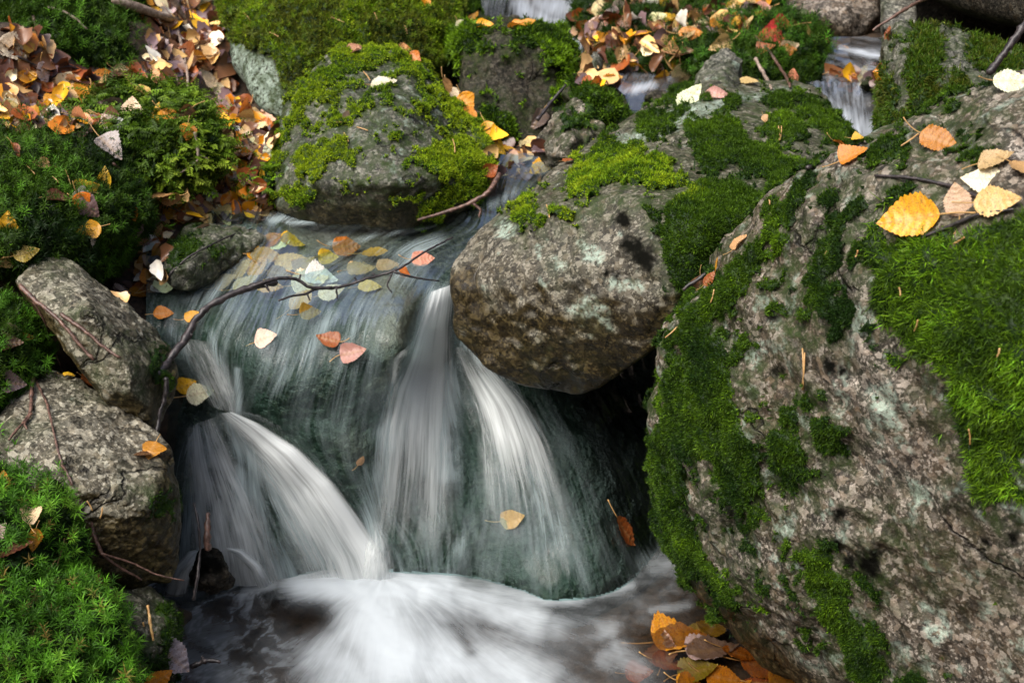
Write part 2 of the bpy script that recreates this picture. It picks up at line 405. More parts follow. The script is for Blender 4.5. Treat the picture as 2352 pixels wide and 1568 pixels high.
def join_moss(parts):
    V, F, C, o = [], [], [], 0
    for x in parts:
        if x is None: continue
        V.append(x[0]); F.append(x[1] + o); C.append(x[2]); o += len(x[0])
    return np.concatenate(V), np.concatenate(F), np.concatenate(C)

# ------------------------------------------------------------------ rocks
def hull_planes(pts):
    b = bmesh.new()
    for p in pts: b.verts.new(p)
    bmesh.ops.convex_hull(b, input=b.verts[:])
    b.verts.ensure_lookup_table(); used = set()
    for fc in b.faces:
        for q in fc.verts: used.add(q)
    pts2 = np.array([q.co[:] for q in used]); c = (pts2.min(0) + pts2.max(0)) / 2 * .3 + pts2.mean(0) * .7
    pl = []
    for fc in b.faces:
        fc.normal_update(); n = np.array(fc.normal); d = n @ (np.array(fc.verts[0].co) - c)
        if d < 0: n, d = -n, -d
        if d > 1e-4 and fc.calc_area() > 1e-7 and all(n @ q[0] < .992 for q in pl): pl.append((n, d))
    b.free()
    return c, np.array([q[0] for q in pl]), np.array([q[1] for q in pl])
def pts_of(lst, t0):
    a = np.array([(q[0], q[1], q[2] if len(q) > 2 else t0) for q in lst], float)
    return P(a[:, 0], a[:, 1], a[:, 2])
ROCKS = {}
def rock(name, label, cat, mat, t0, outline, front=(), thick=.25, sub=7, p=18, lump=.02, fine=.003, facet=.0, seed=0, group=None,
         moss=(), moss_up=None, moss_noise=.35, lichen=(), lich_noise=None, green=0., brown=None, dark=(), warp=16, mh=.008,
         styles=None, grow=1.025, strata=None, tufts=None, patchy=(), wet=()):
    rs = np.random.RandomState(seed + 11)
    o = pts_of(outline, t0); cen = o.mean(0)
    back = cen + (o - cen) * .8; back = back + unit(back - CAM) * thick + np.array([0, 0, -.02])
    pts = np.concatenate([o, pts_of(front, t0), back]) if len(front) else np.concatenate([o, back])
    c, pn, pd = hull_planes(pts)
    d, f = ico(sub)
    q = np.maximum(d @ pn.T, 0) / pd
    qm = q.max(1); r = 1 / (qm * ((q / qm[:, None]) ** p).sum(1) ** (1 / p)) * grow
    v = d * r[:, None]; wp = v + c
    sc = float(np.median(r))
    disp = lump * fbm(wp, 1.1 / sc, 4, .5, seed) * 2
    if facet: disp += facet * (1 - np.abs(fbm(wp, 2.2 / sc, 4, .55, seed + 40)) * 4)
    if strata is not None:
        ax, fq, am = strata; ph = wp @ unit(np.array(ax, float)) * fq + fbm(wp, 6, 3, .5, seed) * 2.2
        disp += am * np.abs(((ph) % 1.0) - .5) * 2
    disp += fine * (fbm(wp, 38, 4, .6, seed) * 1.6 + fbm(wp, 14, 3, .5, seed) * 2)
    v = v + d * disp[:, None]; wp = v + c
    n = normals(v, f)
    px, py, t = pix(wp)
    wx = px + warp * fbm(wp, 22, 4, .6, seed + 3) * 3; wy = py + warp * fbm(wp, 22, 4, .6, seed + 9) * 3
    nz = fbm(wp, 26, 4, .6, seed + 5)
    nz2 = fbm(wp, 75, 3, .6, seed + 6)
    m = np.zeros(len(v)); near = np.zeros(len(v))
    for pl in moss:
        sd_ = poly_sd(wx, wy, pl) + nz * 30 + nz2 * 34; m = np.maximum(m, sstep(-.5 * warp, .8 * warp, sd_)); near = np.maximum(near, sstep(-90, 5, sd_))
    for pl in patchy: near = np.maximum(near, sstep(-30, 30, poly_sd(wx, wy, pl)))
    if tufts: m = np.maximum(m, sstep(tufts[0], tufts[0] + .12, nz * .7 + nz2 * .5 + (near - .4) * .28 + (n[:, 2] - .3) * tufts[1]))
    if moss_up is not None: m = np.maximum(m, sstep(moss_up, moss_up + .22, n[:, 2] + nz * moss_noise * 2.2))
    li = np.zeros(len(v))
    for pl in lichen: li = np.maximum(li, sstep(-5, 6, poly_sd(px + fbm(wp, 70, 4, .6, 1) * 26, py + fbm(wp, 70, 4, .6, 2) * 26, pl)))
    if lich_noise: li = np.maximum(li, sstep(lich_noise, lich_noise + .10, fbm(wp, 34, 5, .6, seed + 21)) * .8)
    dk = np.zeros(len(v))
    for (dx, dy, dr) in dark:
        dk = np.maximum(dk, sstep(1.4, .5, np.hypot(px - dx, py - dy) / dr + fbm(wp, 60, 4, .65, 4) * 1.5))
    gr = np.clip(green + fbm(wp, 9, 3, .5, seed + 31) * 1.4, 0, 1) if green else np.zeros(len(v))
    if brown is not None: br = np.clip(brown[0] * sstep(brown[1], brown[1] + brown[2], -n[:, 2] + fbm(wp, 8, 3, .5, seed + 13) * .5), 0, 1)  # shade painted on fronts and undersides, mixed with real wet algae stain
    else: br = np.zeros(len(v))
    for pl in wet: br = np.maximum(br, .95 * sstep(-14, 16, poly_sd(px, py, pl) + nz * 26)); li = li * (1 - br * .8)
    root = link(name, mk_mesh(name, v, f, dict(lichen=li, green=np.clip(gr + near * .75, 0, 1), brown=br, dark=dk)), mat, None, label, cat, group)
    root.location = c
    add_bvh(wp, f)
    if m.max() > .4:
        fm = m[f].min(1) > .10; ff = f[fm]
        idx = np.unique(ff); re = np.full(len(v), -1); re[idx] = np.arange(len(idx)); f2 = re[ff]
        mm = m[idx]; w2 = wp[idx]
        bump = .55 + .9 * np.abs(fbm(w2, 30, 3, .5, seed + 2)) * 2 + .35 * fbm(w2, 90, 2, .5, 3)
        h = mh * sstep(.3, 1., mm) * bump - .0015
        v2 = v[idx] + n[idx] * h[:, None]; wv = v2 + c
        wgt = mm[f2].mean(1)
        st = styles or [dict(kind='cushion')]
        parts = [(v2, f2, None)]
        base = tint(wv, [DGREEN, np.array(DGREEN) * 1.3, MGREEN], rs, 14, .1) * .8
        out = []
        for s_ in st:
            s_ = dict(s_); kd = s_.pop('kind')
            wg = wgt
            if 'where' in s_:
                wh = s_.pop('where'); pxf, pyf, _ = pix(wv[f2].mean(1)); wg = wgt * np.clip(sstep(-30, 30, poly_sd(pxf, pyf, wh)), 0, 1)
            if 'notwhere' in s_:
                wh = s_.pop('notwhere'); pxf, pyf, _ = pix(wv[f2].mean(1)); wg = wg * np.clip(sstep(30, -30, poly_sd(pxf, pyf, wh)), 0, 1)
            if kd == 'cushion':
                a = dict(dens=8e5, ln=.005, wd=.0010, pal=[DGREEN, MGREEN, MGREEN, BGREEN]); a.update(s_)
                out.append(moss_cushion(wv, f2, wg, rs, **a))
            else:
                a = dict(dens=9000, size=.010, pal=[DGREEN, MGREEN, BGREEN]); a.update(s_)
                out.append(moss_shoots(wv, f2, wg, rs, kind=kd, **a))
        f4 = np.c_[f2, f2[:, 2]]
        ms = link("moss", mk_mesh("moss", v2, f2, cols=dict(tint=base)), M_MOSS, root)
        out = [x for x in out if x is not None]
        if out:
            V, F, Cc = join_moss(out)
            link("moss_shoots", mk_mesh("moss_shoots", V - c, F, cols=dict(tint=Cc), smooth=False), M_MOSS, ms)
        add_bvh(wv, f2)
    ROCKS[name] = root
    return root

# ------------------------------------------------------------------ ground sheet
tc_ = np.array([
 (400,150,.48),(300,50,.55),(150,230,.5),(0,200,.55),(500,60,.50),(500,230,.44),(600,330,.425),(500,400,.41),(560,440,.40),(480,490,.388),
 (400,520,.378),(340,560,.36),(340,650,.335),(300,700,.31),(0,60,.6),(150,330,.45),(100,450,.42),(0,600,.40),(50,800,.34),(100,1100,.22),(100,1400,.12),
 (300,1400,.03),(350,1568,-.02),(0,1568,.12),(-200,1568,.12),(-300,1000,.3),(-300,500,.5),(420,460,.395),(640,470,.39),(560,500,.386),
 (1000,500,.35),(700,530,.33),(600,570,.32),(1150,450,.35),(1250,390,.36),(1400,220,.40),(1500,220,.405),(1450,130,.43),(1330,110,.40),(1200,20,.39),(1250,-30,.40),
 (550,180,.385),(585,250,.385),(545,240,.40),(530,130,.40),(640,300,.40),(1130,350,.40),(1200,330,.39),(1080,300,.40),(1340,300,.385),(1420,280,.385),
 (560,760,.2),(700,800,.18),(850,900,.14),(1000,1000,.06),(450,1000,.06),(700,1100,.0),(700,1250,-.07),(1000,1300,-.07),(1250,1150,-.04),(1400,1100,.0),(1400,1000,.03),(1500,850,.1),(1300,700,.2),(1600,600,.25),
 (700,1450,-.07),(1000,1500,-.07),(1300,1500,-.065),(1600,1500,-.045),(1750,1560,-.035),(1500,1400,-.05),(1500,1250,-.05),(400,1400,-.06),(1000,1800,-.07),(1600,1800,-.07),(450,1560,-.05),
 (1900,250,.37),(1980,150,.43),(2000,110,.44),(2200,500,.3),(2300,1000,.1),(2300,100,.45),(2400,-50,.5),(1800,100,.43),(1650,150,.42),(1700,0,.48),(1560,0,.46),(1400,-60,.5),(800,-200,.6),(300,-150,.65)], float)
tp = G(tc_[:, 0], tc_[:, 1], tc_[:, 2])
def axis(lo, hi, st, far):
    a = list(np.arange(lo, hi, st)); s = st
    while a[-1] < far: s *= 1.25; a.append(a[-1] + s)
    s = st
    while a[0] > -far: s *= 1.25; a.insert(0, a[0] - s)
    return np.array(a)
gx, gy = axis(-1.5, 1.5, .011, 60), axis(.2, 3.6, .011, 60)
XX, YY = np.meshgrid(gx, gy); q = np.c_[XX.ravel(), YY.ravel()]
def ground_z(q):
    out = np.empty(len(q))
    for s in range(0, len(q), 20000):
        d2 = ((q[s:s + 20000, None] - tp[None, :, :2]) ** 2).sum(-1)
        w = 1 / (d2 + .0012) ** 2
        out[s:s + 20000] = (w * tp[None, :, 2]).sum(1) / w.sum(1)
    p3 = np.c_[q, np.zeros(len(q))]
    out += .012 * fbm(p3, 9, 4, .55, 3) + .006 * fbm(p3, 45, 3, .55, 8)
    r = np.hypot(q[:, 0], q[:, 1] - 1.8)
    return out + np.maximum(r - 1.7, 0) * .16 * np.minimum(1, np.maximum(r - 1.7, 0)) / (1 + .03 * r) + 6 * sstep(3.5, 13, r) + .25 * fbm(p3, .6, 3) * sstep(2, 6, r)  # added unseen hill ring in the far ground, raised to block low sky
gv = np.c_[q, ground_z(q)]; gf = grid_faces(len(gx), len(gy))
M_GROUND = soil_mat("ground_soil", (.010, .007, .005), (.075, .045, .024), 70)
link("ground", mk_mesh("ground", gv, gf), M_GROUND, kind="structure")
inn = (np.abs(gv[gf[:, 0], 0]) < 1.6) & (gv[gf[:, 0], 1] > .1) & (gv[gf[:, 0], 1] < 3.8)
add_bvh(gv, gf[inn])

# ------------------------------------------------------------------ boulders
STAR = dict(kind='star', dens=9000, size=.0105, nl=20, pal=[MGREEN, (.06, .17, .012), (.11, .26, .02)])
CUSH = dict(kind='cushion')
rock("boulder", "big boulder at back with brown green moss cap and bare pale lichen side", "boulder", M_DARK, 2.5,
     [(510,60,2.45),(515,110,2.4),(530,180,2.36),(560,230,2.33),(600,275,2.3),(645,285,2.3),(800,300,2.4),(1000,230,2.5),(1040,120,2.5),(1062,20,2.55),(1050,-60,2.65),(940,-170,2.75),(700,-190,2.75),(540,-110,2.6)],
     [(560,60,2.36),(700,110,2.33),(860,60,2.36),(950,150,2.38),(620,160,2.3)], .35, 7, lump=.025, seed=1, mh=.016, green=.2,
     moss=[[(470,-200),(515,70),(560,100),(625,130),(640,170),(650,260),(700,320),(1040,300),(1080,-200)]], warp=14,
     lichen=[[(500,70),(560,100),(640,150),(670,300),(600,310),(490,190)]], lich_noise=.3,
     styles=[dict(kind='cushion', dens=4.0e5, ln=.008, wd=.0016, pal=[DGREEN, OLIVE, (.12,.15,.010), BGREEN, YGREEN], lean=.7), dict(kind='star', dens=3500, size=.007, nl=14, pal=[MGREEN, (.12,.15,.01), BGREEN, YGREEN])])
rock("boulder", "dome shaped grey boulder behind the pool with moss ridges and a whitish leaf", "boulder", M_ROCK, 2.1,
     [(615,425,2.07),(622,350,2.08),(645,290,2.1),(695,205,2.14),(750,150,2.17),(800,122,2.2),(870,106,2.22),(945,128,2.22),(1010,190,2.2),(1080,270,2.16),(1143,345,2.13),(1140,400,2.1),(1090,470,2.06),(1000,510,2.04),(880,520,2.02),(700,510,2.03),(640,480,2.05)],
     [(690,420,1.99),(880,420,1.96),(1030,400,2.0),(760,260,2.04),(920,220,2.07)], .25, 8, lump=.016, seed=2, green=.3, p=36, wet=[[(600,470),(1150,455),(1150,530),(600,530)]], tufts=(.31, .14), patchy=[[(640,330),(800,130),(960,130),(1130,340),(1050,330),(900,260),(760,260),(700,380)],[(650,380),(1130,380),(1090,500),(640,500)]],
     moss=[[(600,420),(635,300),(700,195),(760,150),(770,170),(700,240),(665,330),(650,380)],[(780,120),(870,100),(960,130),(1000,180),(960,190),(900,140),(830,160),(720,230),(700,220)],
           [(960,150),(1060,240),(1150,350),(1130,380),(1090,340),(1020,260)],[(930,370),(1000,330),(1060,320),(1130,360),(1120,440),(1080,470),(1040,420),(980,390),(920,400)],
           [(660,380),(720,330),(790,320),(800,350),(750,390),(690,400)],[(650,440),(690,400),(720,430),(700,480),(650,480)],[(860,290),(890,285),(890,305),(865,305)],
           [(800,250),(850,220),(860,240),(800,280)],[(720,290),(760,270),(790,280),(740,310)],[(960,440),(1060,430),(1060,480),(960,500)]],
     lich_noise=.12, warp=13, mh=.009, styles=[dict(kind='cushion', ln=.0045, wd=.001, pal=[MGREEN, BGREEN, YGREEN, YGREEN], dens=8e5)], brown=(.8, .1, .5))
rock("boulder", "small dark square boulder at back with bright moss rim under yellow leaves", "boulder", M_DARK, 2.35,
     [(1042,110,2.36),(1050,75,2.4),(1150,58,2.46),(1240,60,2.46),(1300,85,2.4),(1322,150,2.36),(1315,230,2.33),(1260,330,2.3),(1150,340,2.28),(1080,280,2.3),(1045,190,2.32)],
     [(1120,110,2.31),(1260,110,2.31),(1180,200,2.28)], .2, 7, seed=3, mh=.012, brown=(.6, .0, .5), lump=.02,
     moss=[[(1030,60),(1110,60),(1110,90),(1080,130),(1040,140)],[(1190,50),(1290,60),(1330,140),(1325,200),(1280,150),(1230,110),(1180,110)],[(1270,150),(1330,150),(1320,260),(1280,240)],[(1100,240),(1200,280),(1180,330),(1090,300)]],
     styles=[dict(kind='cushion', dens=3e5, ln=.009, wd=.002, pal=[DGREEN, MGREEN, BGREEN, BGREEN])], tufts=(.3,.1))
rock("boulder", "dark mossy stone ridge leaning between the back brook and the dark hollow", "boulder", M_DARK, 2.25,
     [(1290,200,2.3),(1320,165,2.32),(1370,180,2.32),(1420,220,2.3),(1455,270,2.24),(1440,300,2.2),(1370,265,2.2),(1300,235,2.24)], [(1370,215,2.2)], .15, 6, seed=4, lump=.02, mh=.009,
     moss=[[(1290,180),(1340,170),(1450,270),(1440,300),(1330,250)]], styles=[dict(kind='cushion', dens=2.2e5, ln=.008, wd=.002)])
rock("stone", "small pinkish stone with thin moss in the gap beside the yellow leaf pile", "stone", M_BIG, 2.15,
     [(1245,320,2.13),(1290,250,2.17),(1325,240,2.17),(1370,285,2.14),(1380,330,2.12),(1330,365,2.08),(1260,365,2.08)], [(1310,310,2.07)], .15, 6, seed=5, green=.4, lump=.02,
     moss=[[(1280,250),(1360,250),(1380,300),(1300,300)]], styles=[dict(kind='cushion', dens=2.e5)])
rock("stone", "upright thin grey stone slab standing among the leaves by the back brook", "stone", M_ROCK, 2.35,
     [(1345,150,2.35),(1362,120,2.38),(1380,118,2.38),(1382,160,2.35),(1366,195,2.31),(1348,185,2.31)], (), .05, 5, seed=6, lump=.008, fine=.001, green=.4)
rock("stone", "pointed grey stone sticking up behind the mossy brown boulder", "stone", M_ROCK, 2.2,
     [(1560,240,2.2),(1590,195,2.23),(1630,140,2.26),(1668,108,2.3),(1695,125,2.28),(1705,170,2.22),(1705,240,2.15)], [(1660,170,2.18)], .16, 7, seed=7, p=26, lump=.012, green=.3, lich_noise=.25)
rock("boulder", "brown overhanging boulder with moss cushions beside the waterfall", "boulder", M_BROWN, 1.8,
     [(1040,660,1.85),(1050,600,1.87),(1118,520,1.91),(1215,440,1.97),(1330,368,2.03),(1440,285,2.12),(1525,238,2.2),(1600,200,2.25),(1700,205,2.27),(1830,188,2.27),(1880,215,2.22),(1930,290,2.12),(1965,335,2.02),(1900,390,1.87),(1840,430,1.77),(1760,510,1.72),(1650,630,1.70),(1560,730,1.69),(1480,815,1.74),(1400,872,1.79),(1330,902,1.82),(1230,892,1.84),(1110,825,1.85),(1055,760,1.86)],
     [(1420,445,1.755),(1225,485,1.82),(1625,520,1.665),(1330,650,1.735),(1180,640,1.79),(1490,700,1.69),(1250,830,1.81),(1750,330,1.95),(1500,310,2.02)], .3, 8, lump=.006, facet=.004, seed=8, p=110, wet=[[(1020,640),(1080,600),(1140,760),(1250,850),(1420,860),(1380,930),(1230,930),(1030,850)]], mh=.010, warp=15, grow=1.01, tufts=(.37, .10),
     moss=[[(1290,440),(1310,395),(1380,350),(1450,338),(1530,370),(1590,430),(1560,460),(1480,430),(1400,430),(1330,470)],[(1185,490),(1200,468),(1235,465),(1252,490),(1245,520),(1205,520)],
           [(1265,485),(1300,475),(1320,495),(1290,512),(1265,505)],[(1550,470),(1590,430),(1640,400),(1700,420),(1740,440),(1780,480),(1740,540),(1680,600),(1630,660),(1580,680),(1530,600),(1505,520)],
           [(1570,290),(1640,265),(1700,275),(1710,320),(1780,330),(1830,400),(1780,440),(1690,390),(1620,400),(1590,350)],[(1760,280),(1810,260),(1850,290),(1840,330),(1780,330)],
           [(1820,220),(1880,230),(1950,310),(1940,350),(1890,330),(1840,270)],[(1470,290),(1540,250),(1600,215),(1600,230),(1540,280),(1480,310)],[(1520,215),(1560,180),(1590,182),(1590,205),(1540,235)],
           [(1640,230),(1700,235),(1690,265),(1650,260)],[(1740,220),(1800,215),(1830,250),(1780,260)],[(1290,480),(1340,450),(1330,500)]],
     lichen=[[(1325,555),(1360,560),(1395,590),(1385,608),(1345,595)],[(1290,720),(1350,680),(1390,700),(1410,760),(1360,770)],[(1235,640),(1262,645),(1255,665),(1238,660)],[(1140,500),(1200,510),(1190,540),(1140,545)],[(1390,640),(1470,640),(1480,670),(1400,665)],[(1260,590),(1300,600),(1290,625)],[(1300,410),(1420,320),(1560,240),(1700,215),(1850,200),(1700,240),(1500,320),(1360,410)]],
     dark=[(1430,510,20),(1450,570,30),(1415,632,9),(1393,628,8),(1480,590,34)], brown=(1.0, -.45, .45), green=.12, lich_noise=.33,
     styles=[dict(kind='cushion', dens=9e5, ln=.0055, pal=[DGREEN, MGREEN, MGREEN, BGREEN], wd=.001, notwhere=[(1150,440),(1300,330),(1540,340),(1600,430),(1500,470),(1300,540),(1150,540)]), dict(kind='cushion', dens=9e5, ln=.005, pal=[MGREEN, BGREEN, YGREEN, YGREEN], wd=.001, where=[(1150,440),(1300,330),(1540,340),(1600,430),(1500,470),(1300,540),(1150,540)])], strata=((.3, .2, 1.0), 14, .002))
rock("boulder", "rugged olive stone boulder at the side of the dark hollow with hanging moss", "boulder", M_ROCK, 1.95,
     [(2022,330,1.93),(2030,200,1.98),(2045,75,2.03),(2090,55,2.06),(2150,62,2.06),(2230,95,2.02),(2352,160,1.95),(2450,170,1.95),(2450,400,1.85),(2200,420,1.85)], [(2090,150,1.92),(2200,220,1.87),(2100,300,1.86)], .3, 7, seed=9, lump=.02, facet=.008, mh=.008, green=.5,
     moss=[[(2015,190),(2060,170),(2090,300),(2060,350),(2015,340)],[(2085,50),(2170,70),(2160,250),(2130,340),(2060,350),(2090,200)],[(2060,240),(2240,230),(2240,330),(2060,350)],[(2170,170),(2240,180),(2220,280),(2150,320)],[(2230,80),(2350,130),(2340,190),(2220,130)]],
     styles=[dict(kind='cushion', dens=3.2e5, ln=.010, wd=.0016, pal=[DGREEN, OLIVE, MGREEN, MGREEN, OLIVE], droop=.9)], brown=(.8, -.1, .5), tufts=(.26, .0))
rock("stone", "narrow pale stone standing behind the olive boulder at the top", "stone", M_ROCK, 2.2, [(2028,70,2.2),(2030,-60,2.3),(2085,-90,2.3),(2108,-20,2.25),(2100,80,2.18)], (), .12, 6, seed=31, lump=.012, green=.3, brown=(.6,.1,.5))
rock("boulder", "added dark boulder standing for the black shade deep inside the top hollow", "boulder", M_DARK, 2.6, [(2060,260,2.5),(2070,-60,2.7),(2300,-160,2.6),(2600,0,2.4),(2600,260,2.3)], (), .4, 5, seed=32, lump=.03)  # boulder added as a dark backdrop for the hollow's shade
rock("boulder", "shadowed brown boulder at the top beyond the moss mound and dark hollow", "boulder", M_BIG, 2.7,
     [(1770,60,2.68),(1780,-20,2.75),(1850,-120,2.8),(2000,-140,2.75),(2060,-60,2.65),(2050,60,2.6),(2000,90,2.62),(1900,90,2.62)], [(1880,20,2.58)], .3, 6, seed=10, brown=(.9, -.2, .5), lump=.03)
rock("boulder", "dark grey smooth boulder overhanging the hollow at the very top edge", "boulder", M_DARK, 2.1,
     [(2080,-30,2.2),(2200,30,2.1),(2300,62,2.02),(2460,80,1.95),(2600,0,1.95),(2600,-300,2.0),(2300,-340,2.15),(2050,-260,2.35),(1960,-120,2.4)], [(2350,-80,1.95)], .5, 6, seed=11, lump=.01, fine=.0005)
rock("stone", "small dark mossy rock at the very top beside the back cascade", "stone", M_DARK, 2.75,
     [(1060,30,2.72),(1075,-10,2.75),(1130,-50,2.8),(1185,-20,2.76),(1180,25,2.72),(1120,50,2.68)], (), .2, 6, seed=12, lump=.03,
     moss=[[(1050,0),(1140,-60),(1170,0),(1100,50)]], styles=[dict(kind='cushion', dens=1.6e5, ln=.01, wd=.0025)])
rock("boulder", "tilted granite slab wedged beside the left lip of the waterfall", "boulder", M_PALE, 1.78,
     [(45,655,1.72),(78,600,1.76),(100,582,1.78),(135,588,1.79),(240,662,1.8),(335,745,1.8),(388,800,1.79),(402,855,1.77),(392,930,1.76),(360,985,1.75),(240,915,1.7),(110,720,1.69)],
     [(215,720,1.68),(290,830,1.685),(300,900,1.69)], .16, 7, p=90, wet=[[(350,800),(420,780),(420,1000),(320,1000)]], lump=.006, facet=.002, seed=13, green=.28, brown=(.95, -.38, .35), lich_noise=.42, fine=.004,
     moss=[[(330,800),(380,790),(395,880),(370,900)]], mh=.004, styles=[dict(kind='cushion', dens=1.6e5, ln=.004, pal=[DGREEN, MGREEN])])
rock("boulder", "pale speckled granite block at the left of the falls with one orange leaf on it", "boulder", M_PALE, 1.68,
     [(-90,1060,1.6),(0,990,1.66),(60,910,1.7),(100,858,1.74),(170,868,1.74),(232,910,1.73),(340,985,1.71),(388,1030,1.69),(410,1130,1.67),(408,1270,1.67),(385,1330,1.68),(280,1350,1.68),(150,1300,1.62),(-60,1250,1.58)],
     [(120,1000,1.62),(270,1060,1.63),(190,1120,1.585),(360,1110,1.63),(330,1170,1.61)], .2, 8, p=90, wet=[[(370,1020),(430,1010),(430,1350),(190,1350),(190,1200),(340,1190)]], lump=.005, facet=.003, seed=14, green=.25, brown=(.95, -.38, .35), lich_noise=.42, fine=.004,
     moss=[[(340,1120),(400,1110),(405,1200),(360,1200)]], mh=.004, styles=[dict(kind='cushion', dens=1.6e5, ln=.004, pal=[DGREEN, MGREEN])])
rock("boulder", "low brown rock by the lower pool half covered by star moss", "boulder", M_BROWN, 1.65,
     [(230,1360,1.64),(260,1328,1.67),(330,1338,1.68),(385,1385,1.68),(405,1420,1.67),(408,1500,1.66),(395,1560,1.64),(300,1560,1.6),(240,1480,1.6)], [(330,1430,1.6)], .2, 7, seed=15, green=.5, lump=.015,
     moss=[[(370,1380),(410,1420),(408,1500),(380,1470)],[(230,1330),(290,1340),(260,1400)],[(330,1480),(410,1500),(400,1570),(330,1560)]], styles=[dict(kind='cushion', dens=2.5e5, ln=.006, pal=[DGREEN, MGREEN])], mh=.006)
rock("stone", "small rounded rock by the pool inlet with green moss on its left half", "stone", M_ROCK, 1.98,
     [(383,600,1.93),(395,550,1.97),(430,522,2.01),(520,512,2.03),(590,515,2.03),(608,545,2.0),(560,590,1.97),(500,640,1.94),(430,670,1.91),(390,660,1.9)], [(460,580,1.91)], .12, 7, seed=16, lump=.012, green=.35,
     moss=[[(385,590),(400,535),(450,525),(470,570),(440,610),(400,630)],[(480,560),(520,570),(480,610)]], styles=[dict(kind='cushion', dens=3.5e5, ln=.006, pal=[DGREEN, MGREEN, MGREEN])], mh=.007)
rock("stone", "small dark stump of stone with twigs under the left fall", "stone", M_DARK, 1.72,
     [(440,1330,1.745),(455,1278,1.755),(480,1262,1.765),(508,1266,1.765),(525,1320,1.745),(490,1340,1.735)], (), .08, 5, seed=17, lump=.01, fine=.004, dark=[(480,1290,40)])
rock("boulder", "huge boulder on the right with thick moss, grey lichen and yellow leaves on top", "boulder", M_BIG, 1.5,
     [(1498,1120,1.74),(1505,1000,1.70),(1515,900,1.66),(1532,780,1.62),(1600,685,1.58),(1680,590,1.54),(1762,490,1.51),(1845,395,1.49),(1950,352,1.49),(2035,308,1.49),(2150,240,1.47),(2250,188,1.43),(2352,150,1.39),(2600,120,1.3),
      (2800,500,1.2),(2800,1500,1.2),(2400,1900,1.4),(2000,1660,1.62),(1900,1575,1.68),(1790,1500,1.72),(1700,1440,1.75),(1605,1335,1.77),(1540,1245,1.76)],
     [(2000,590,1.37),(1850,640,1.43),(2170,500,1.33),(2352,480,1.25),(1720,820,1.51),(1600,1000,1.61),(2000,1200,1.43),(2352,1200,1.28),(1640,1250,1.66),(2352,800,1.22),(2050,880,1.38)], .45, 8, p=36, wet=[[(1490,1180),(1550,1200),(1720,1430),(1910,1580),(1700,1600),(1480,1330)]], lump=.014, facet=.010, seed=18, warp=20, mh=.007, grow=1.02, tufts=(.20, .05), patchy=[[(1500,760),(1760,760),(1800,1000),(1740,1250),(1560,1250),(1490,1100)],[(1850,390),(2010,430),(2020,560),(1990,720),(1880,800),(1790,700),(1740,620)],[(1700,900),(1900,900),(1960,1040),(1880,1120),(1720,1060)],[(1560,1150),(1700,1150),(1800,1400),(1700,1420),(1580,1280)],[(1800,1240),(1980,1260),(2120,1600),(1930,1600)],[(1950,330),(2260,230),(2300,330),(2080,400)]],
     moss=[[(2010,620),(2050,560),(2170,550),(2240,515),(2500,490),(2500,1000),(2352,1050),(2300,1120),(2230,1150),(2200,1000),(2160,860),(2060,780),(2000,700)],
           [(1850,390),(1880,420),(1780,560),(1730,640),(1680,720),(1600,790),(1560,800),(1520,790),(1600,680),(1700,580),(1780,470)],
           [(1490,1140),(1510,900),(1530,790),(1650,770),(1680,900),(1740,960),(1760,1060),(1730,1160),(1660,1140),(1620,1060),(1580,1040),(1570,1180),(1620,1250),(1700,1400),(1660,1400),(1540,1270)],
           [(1860,640),(1900,620),(1960,690),(1975,740),(1920,780),(1870,740)],[(1770,560),(1810,540),(1820,590),(1785,600)],[(1800,900),(1870,920),(1850,1000),(1800,960)],[(1860,960),(1930,960),(1960,1040),(1900,1060)],
           [(1760,1000),(1810,940),(1860,1080),(1830,1130),(1780,1080)],[(1850,1250),(1920,1270),(1940,1340),(1990,1440),(2060,1570),(1960,1560),(1900,1430),(1840,1340)],
           [(1990,360),(2060,330),(2110,330),(2060,380)],[(2140,250),(2200,230),(2200,260),(2140,290)],[(2065,450),(2115,430),(2130,470),(2080,480)],[(1900,470),(1960,480),(1960,560),(1900,560)],[(1880,530),(1940,580),(1900,660),(1860,600)],
           [(2190,320),(2260,330),(2220,370)],[(2230,1040),(2290,1050),(2290,1160),(2240,1150)],[(2010,1600),(2100,1540),(2150,1600)],[(1990,560),(2010,500),(2040,560),(2000,640)]],
     lichen=[[(1800,680),(1835,670),(1840,710),(1805,725)],[(1960,700),(2010,720),(2000,790),(1970,760)],[(1690,800),(1760,780),(1750,840),(1700,830)],[(2290,1050),(2352,1030),(2450,1100),(2400,1240),(2310,1170)],[(1780,1200),(1830,1170),(1810,1250),(1780,1240)],[(2080,1090),(2150,1130),(2100,1160)],[(1990,880),(2050,890),(2070,990),(2010,980)],[(2110,1430),(2170,1440),(2150,1480)],[(1890,1480),(1940,1500),(1930,1530),(1880,1510)]],
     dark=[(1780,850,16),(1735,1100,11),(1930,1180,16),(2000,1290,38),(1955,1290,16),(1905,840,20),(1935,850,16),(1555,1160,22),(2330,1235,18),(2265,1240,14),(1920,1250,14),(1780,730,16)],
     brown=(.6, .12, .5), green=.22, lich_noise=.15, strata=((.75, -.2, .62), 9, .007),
     styles=[dict(kind='cushion', dens=1.1e6, ln=.0046, wd=.0009, pal=[DGREEN, DGREEN, MGREEN, MGREEN, BGREEN], notwhere=[(2000,480),(2600,450),(2600,1200),(2200,1160),(2000,700)]),
             dict(kind='cushion', dens=6.5e5, ln=.011, wd=.0009, pal=[DGREEN, MGREEN, MGREEN, BGREEN, (.13,.30,.012)], where=[(2000,480),(2600,450),(2600,1200),(2200,1160),(2000,700)], lean=1.0, droop=.7, scale=30)])

